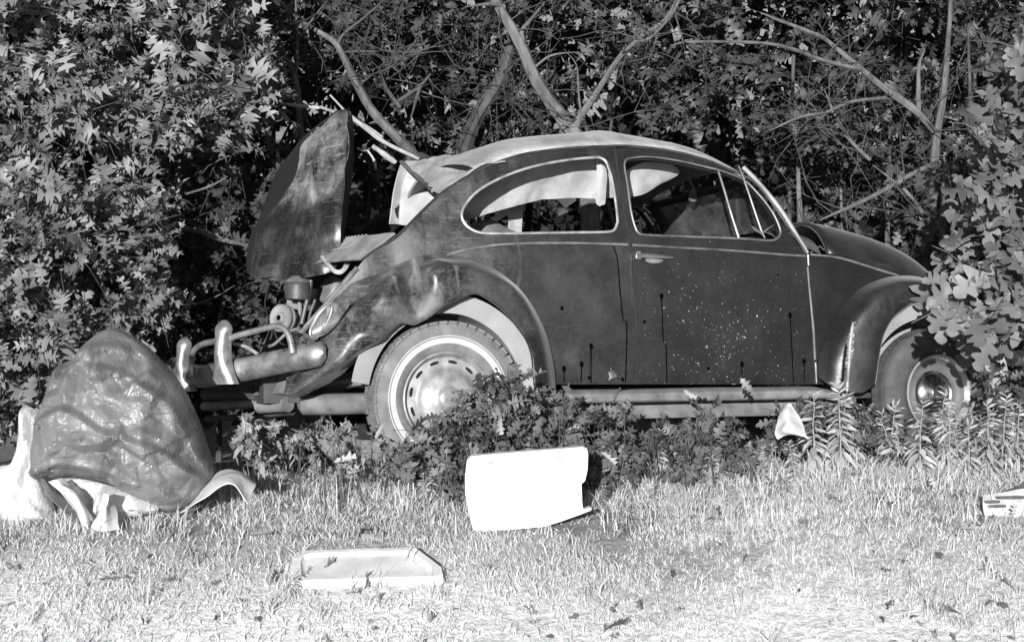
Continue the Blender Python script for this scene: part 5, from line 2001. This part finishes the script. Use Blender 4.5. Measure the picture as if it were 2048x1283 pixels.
def blob(name, outline, d, dep, mat, parent, amp, f, seed, ridge=None, step=6, tilt=0.0, expo=0.5, back=0.7, lap=None):
    """closed crumpled sack: outline across the line of sight, rounded in depth"""
    O = [(p.x, p.y) for p in cr([(a, b, 0) for a, b in outline], 5, True)]
    V2, T = tri2d(O, [], step)
    cx = sum(p[0] for p in O) / len(O)
    cy = sum(p[1] for p in O) / len(O)
    sc = d / FPX
    OA = np.array(O)
    B2 = np.roll(OA, -1, axis=0) - OA
    rad = max(max(p[0] for p in O) - min(p[0] for p in O), max(p[1] for p in O) - min(p[1] for p in O)) * 0.42
    F1, F2 = [], []
    CH = crumple(V2, [(95, amp * .8), (46, amp * .55), (24, amp * .3), (12, amp * .08)], int(seed * 10))
    for vi, (a, b) in enumerate(V2):
        q = np.array((a, b)) - OA
        tt = np.clip((q * B2).sum(1) / np.maximum((B2 * B2).sum(1), 1e-9), 0, 1)
        e = float(np.min(np.hypot(*(q - B2 * tt[:, None]).T)))
        m = min(1.0, e / rad)
        h = (1 - (1 - m) ** 2) ** expo
        hh = float(CH[vi]) * min(1, e / 16)
        if ridge:
            for rl, ra, rw in ridge:
                dd = min(segdist((a, b), rl[i], rl[i + 1]) for i in range(len(rl) - 1))
                hh += ra * max(0.0, 1 - dd / (1.6 * rw)) * min(1, e / 12)
        for ll, la, lw in lap or ():
            ya = None
            for i in range(len(ll) - 1):
                if min(ll[i][0], ll[i + 1][0]) <= a <= max(ll[i][0], ll[i + 1][0]):
                    u = (a - ll[i][0]) / (ll[i + 1][0] - ll[i][0])
                    ya = ll[i][1] + (ll[i + 1][1] - ll[i][1]) * u
            if ya is not None:
                dd = b - ya
                k = max(0.0, min(1.0, (dd + 8) / 16))
                k = k * k * (3 - 2 * k)
                hh += (k * la * max(0.0, 1 - max(dd, 0) / lw) - (1 - k) * la * 0.7 * max(0.0, 1 + min(dd, 0) / (lw * .5))) * min(1, e / 14)
        w0 = at(a, b, d) + FW * (tilt * (cy - b) * sc)
        F1.append(w0 - FW * (dep * h + hh))
        F2.append(w0 + FW * (dep * back * h + 0.0005))
    n = len(V2)
    faces = [t for t in T] + [tuple(i + n for i in t[::-1]) for t in T]
    cnt = set()
    for t in T:
        for i in range(3):
            cnt.add((t[i], t[(i + 1) % 3]))
    for (a, b) in list(cnt):
        if (b, a) not in cnt:
            faces.append((b, a, a + n, b + n))
    base = Vector(parent.location) if parent else Vector()
    o = mk(name, [v - base for v in F1 + F2], faces, mat, parent, False)
    bm = bmesh.new()
    bm.from_mesh(o.data)
    bmesh.ops.recalc_face_normals(bm, faces=bm.faces)
    bm.to_mesh(o.data)
    bm.free()
    return o


def cloth(name, rows, mat, parent, jig, jf, seed, thick=0.003, sharp=55, nu=6, nv=6):
    v_, f_ = loft([[at(*p) for p in r] for r in rows], nu, nv, jig, jf, seed, thick)
    base = Vector(parent.location) if parent else Vector()
    return mk(name, [v - base for v in v_], f_, mat, parent, True, sharp)


bp = on_ground(240, 1040)
bag = empty('trash_bag', bp)
tag(bag, 'big grey crumpled plastic trash bag slumped on the grass at left', 'trash bag')
seam = [(88, 845), (120, 822), (165, 806), (200, 820), (240, 848), (290, 862), (340, 880), (385, 915), (425, 955)]
blob('sack', [(212, 656), (262, 672), (308, 708), (352, 758), (388, 818), (412, 880), (428, 930), (424, 958), (402, 995), (362, 1022), (318, 1012), (270, 990), (222, 968), (170, 958), (120, 958), (88, 962), (74, 935), (70, 895), (80, 840), (90, 800), (112, 735), (150, 715), (165, 690)], 6.35, 0.28, M['bag'], bag, 0.05, 0.0065, 5.3, [([(96, 790), (140, 770), (150, 700)], -.025, 9), ([(128, 735), (170, 705), (250, 690), (310, 715)], .022, 8), ([(95, 940), (150, 915), (230, 930), (300, 960)], .02, 8), ([(180, 745), (190, 800)], -.03, 12), ([(260, 700), (300, 760), (390, 830)], .012, 8), ([(165, 806), (160, 740), (200, 700)], 0.02, 14), ([(205, 700), (212, 740), (260, 735)], 0.022, 12), ([(130, 735), (120, 800)], 0.02, 10), ([(250, 870), (330, 985)], 0.014, 12), ([(330, 800), (400, 850)], -0.02, 25), ([(230, 790), (330, 850)], -0.03, 28)], 4, 0.10, lap=[(seam, .026, 120), ([(128, 742), (170, 716), (212, 726), (262, 736), (320, 770), (380, 810), (430, 850)], .018, 70)])
cloth('rim', [[(82, 955, 6.1), (98, 990, 6.08), (128, 1022, 6.06), (166, 1054, 6.04)], [(92, 958, 6.12), (112, 988, 6.12), (142, 1020, 6.1), (172, 1048, 6.06)], [(100, 962, 6.2), (128, 990, 6.2), (160, 1015, 6.2), (180, 1045, 6.2)]], M['bag'], bag, 0.004, 20, 2)
o = blob('liner', [(112, 962), (150, 956), (205, 966), (260, 985), (300, 1003), (318, 1018), (290, 1030), (250, 1040), (220, 1062), (180, 1056), (150, 1025), (125, 1000)], 6.2, 0.08, M['paper'], bag, 0.045, 0.018, 7.1, [([(120, 970), (150, 1000), (175, 1055)], .03, 7), ([(150, 965), (185, 1000), (205, 1060)], -.045, 9), ([(215, 970), (205, 1010), (220, 1055)], .03, 6)], 5)
cloth('liner_fold', [[(98, 962, 6.12), (118, 985, 6.08), (140, 1012, 6.05), (166, 1050, 6.02)], [(112, 958, 6.08), (135, 978, 6.02), (158, 1008, 6.0), (176, 1056, 5.99)], [(128, 956, 6.12), (150, 985, 6.08), (172, 1012, 6.04), (182, 1056, 6.02)]], M['paper'], bag, 0.012, 14, 3)
cloth('liner_fold', [[(208, 985, 6.06), (200, 1015, 6.03), (184, 1056, 6.0)], [(214, 988, 6.0), (212, 1020, 5.98), (206, 1062, 5.97)], [(222, 990, 6.08), (232, 1025, 6.05), (240, 1058, 6.02)]], M['paper'], bag, 0.012, 16, 6)
# left white bag
wb = on_ground(40, 1045)
r = empty('white_plastic_bag', wb)
tag(r, 'white plastic bag spilling out left of the grey trash bag', 'plastic bag')
blob('film', [(40, 822), (52, 814), (66, 816), (78, 840), (74, 905), (76, 945), (100, 990), (112, 1035), (80, 1048), (30, 1052), (-30, 1046), (-70, 1010), (-40, 955), (0, 932), (22, 925), (36, 880)], 6.3, 0.11, M['paper'], r, 0.03, 0.014, 2.2, [([(50, 830), (60, 900), (40, 980), (60, 1040)], .03, 10), ([(10, 940), (-10, 1030)], .02, 9), ([(30, 930), (20, 1040)], -.02, 9)], 5)
# right white flap
fb_ = on_ground(440, 1020)
r = empty('plastic_sheet', fb_)
tag(r, 'pale plastic sheet trailing on the grass right of the trash bag', 'plastic sheet')
cloth('film', [[(362, 1026, 6.15), (400, 1000, 6.1), (440, 972, 6.1), (470, 970, 6.1), (498, 1004, 6.08)], [(375, 1012, 6.22), (410, 975, 6.22), (445, 952, 6.22), (478, 955, 6.2), (505, 985, 6.15)], [(400, 980, 6.35), (425, 952, 6.35), (450, 940, 6.35), (485, 944, 6.3), (512, 968, 6.25)]], M['paper'], r, 0.02, 9, 4)

# upright foam lid
U, Vv = RT, (UP * 0.96 - FW * 0.10).normalized()
c0 = at(1055, 980, 6.0)
Nf = U.cross(Vv).normalized()
if Nf.dot(FW) < 0:
    Nf = -Nf
sc = 6.0 / FPX


def lidpt(px, py, back=0.0):
    return c0 + U * ((px - 1055) * sc) - Vv * ((py - 980) * sc / 0.96) + Nf * back


out_ = [(934, 922), (942, 914), (1000, 909), (1080, 903), (1165, 896), (1174, 900), (1176, 912), (1175, 940), (1170, 962), (1163, 968), (1164, 990), (1166, 1019), (1183, 1013), (1186, 1018), (1160, 1028), (1120, 1042), (1092, 1051), (1030, 1057), (960, 1062), (946, 1057), (938, 1025), (931, 990), (930, 955)]
inn_ = [(950, 930), (1000, 925), (1080, 918), (1155, 912), (1156, 960), (1153, 975), (1154, 1015), (1090, 1035), (1030, 1040), (965, 1045), (956, 1020), (948, 985), (947, 955)]
b0 = Vector(c0)
b0.z = ground_z(b0.x, b0.y)
r = empty('foam_lid', b0)
tag(r, 'broken white foam cooler lid standing upright on edge in the grass', 'foam lid')
o = sheet('rim', out_, [inn_], 12, lambda u, v: lidpt(u, v) - b0, Nf, 0.045, M['foam'], r)
def edge_dist(u, v, L):
    return min(segdist((u, v), L[i], L[(i + 1) % len(L)]) for i in range(len(L)))


o2 = sheet('panel', inn_, [], 5, lambda u, v: lidpt(u, v, 0.001 + 0.012 * min(1, edge_dist(u, v, inn_) / 4) + 0.014 * max(0, min(1, (edge_dist(u, v, inn_) - 10) / 4))) - b0 + Nf * 0.002 * noise.noise(Vector((u * .05, v * .05, 1))), Nf, 0.012, M['foam'], r)
for ob in (o, o2):
    bm = bmesh.new()
    bm.from_mesh(ob.data)
    bmesh.ops.recalc_face_normals(bm, faces=bm.faces)
    if ob is o:
        bmesh.ops.bevel(bm, geom=[e for e in bm.edges if len(e.link_faces) == 2 and e.calc_face_angle() > 1.0], offset=0.005, segments=2, affect='EDGES')
    bm.to_mesh(ob.data)
    bm.free()
    ob.data.polygons.foreach_set('use_smooth', [True] * len(ob.data.polygons))
    ob.data.set_sharp_from_angle(angle=radians(40))

# flat foam lid
gc = on_ground(733, 1142)
e1 = (on_ground(860, 1138) - on_ground(610, 1143))
e1.normalize()
e2 = Vector((-e1.y, e1.x, 0)).normalized()
e2.z = (ground_z(gc.x + e2.x * .15, gc.y + e2.y * .15) - ground_z(gc.x - e2.x * .15, gc.y - e2.y * .15)) / .3
e2.normalize()
e3 = e1.cross(e2).normalized()
if e3.z < 0:
    e3 = -e3
r = empty('foam_lid', gc)
tag(r, 'weathered white foam cooler lid lying flat on the grass', 'foam lid')
ol = [(a_ * 1.13, b_) for a_, b_ in [(-.20, -.115), (.215, -.105), (.235, -.09), (.228, -.04), (.15, .10), (.13, .108), (-.205, .10), (-.225, .08), (-.228, .02), (-.215, -.10)]]
il = [(a * 0.88, b_ * 0.80) for a, b_ in ol]
tl_ = 0.0
e2t = (e2 * cos(tl_) + e3 * sin(tl_)).normalized()
e3t = e1.cross(e2t).normalized()
lift = e3t * 0.034


def flatpt(u, v, h):
    return e1 * u + e2t * v + lift + e3t * h


o = sheet('rim', ol, [il], 0.03, lambda u, v: flatpt(u, v, 0.0), -e3t, 0.02, M['foam2'], r)
o2 = sheet('panel', il, [], 0.008, lambda u, v: flatpt(u, v, -0.001 - 0.011 * min(1, edge_dist(u, v, il) / .008)), -e3t, 0.005, M['foam2'], r)
o3 = sheet('step', [(a * 1.02, b_ * 1.03) for a, b_ in ol], [], 0.05, lambda u, v: flatpt(u, v, -0.021), -e3t, 0.013, M['foam2'], r)
for ob in (o, o2, o3):
    bm = bmesh.new()
    bm.from_mesh(ob.data)
    bmesh.ops.recalc_face_normals(bm, faces=bm.faces)
    bm.to_mesh(ob.data)
    bm.free()

# white scrap below the running board
b0 = on_ground(1590, 900)
r = empty('plastic_scrap', b0)
tag(r, 'torn white plastic scrap caught on weeds below the running board', 'plastic scrap')
cloth('film', [[(1573, 808, 6.75), (1576, 806, 6.75), (1581, 806, 6.75)], [(1560, 828, 6.74), (1574, 825, 6.70), (1593, 826, 6.74)], [(1553, 846, 6.73), (1578, 848, 6.66), (1606, 850, 6.73)], [(1551, 864, 6.72), (1574, 860, 6.66), (1612, 868, 6.72)], [(1556, 878, 6.72), (1580, 866, 6.68), (1620, 877, 6.72)]], M['paper'], r, 0.012, 16, 4)

# flattened carton at the right edge
b0 = on_ground(2020, 1040)
r = empty('carton', b0)
tag(r, 'flattened pale carton with dark print lying in the grass at the right edge', 'carton')
D0 = (b0 - CAM).dot(FW) + 0.05
cloth('front_panel', [[(1966, 992, D0 + .05), (2010, 985, D0 + .05), (2060, 980, D0 + .05), (2110, 976, D0 + .05)], [(1965, 1012, D0), (2010, 1010, D0), (2060, 1008, D0), (2110, 1006, D0)], [(1968, 1030, D0 - .03), (2010, 1034, D0 - .03), (2060, 1036, D0 - .03), (2110, 1036, D0 - .03)]], M['card'], r, 0.006, 12, 4, 0.006)
cloth('flap', [[(1968, 990, D0 + .06), (2010, 982, D0 + .06), (2060, 976, D0 + .06), (2110, 972, D0 + .06)], [(1960, 1005, D0 + .4), (2000, 985, D0 + .4), (2050, 964, D0 + .4), (2110, 948, D0 + .4)]], M['card'], r, 0.006, 12, 7, 0.006)
for k, (x0, x1, y0) in enumerate([(1992, 2060, 994), (1969, 2000, 1003), (1975, 2012, 1012), (1985, 2110, 1029)]):
    cloth('print_band', [[(x0, y0 - 2, D0 + .0 - .012), ((x0 + x1) / 2, y0 - 3.5, D0 - .012), (x1, y0 - 3, D0 - .012)], [(x0 + 4, y0 + 2, D0 - .02), ((x0 + x1) / 2, y0 + 3, D0 - .02), (x1, y0 + 2, D0 - .02)]], M['cardd'], r, 0.0, 12, 7, 0.001)
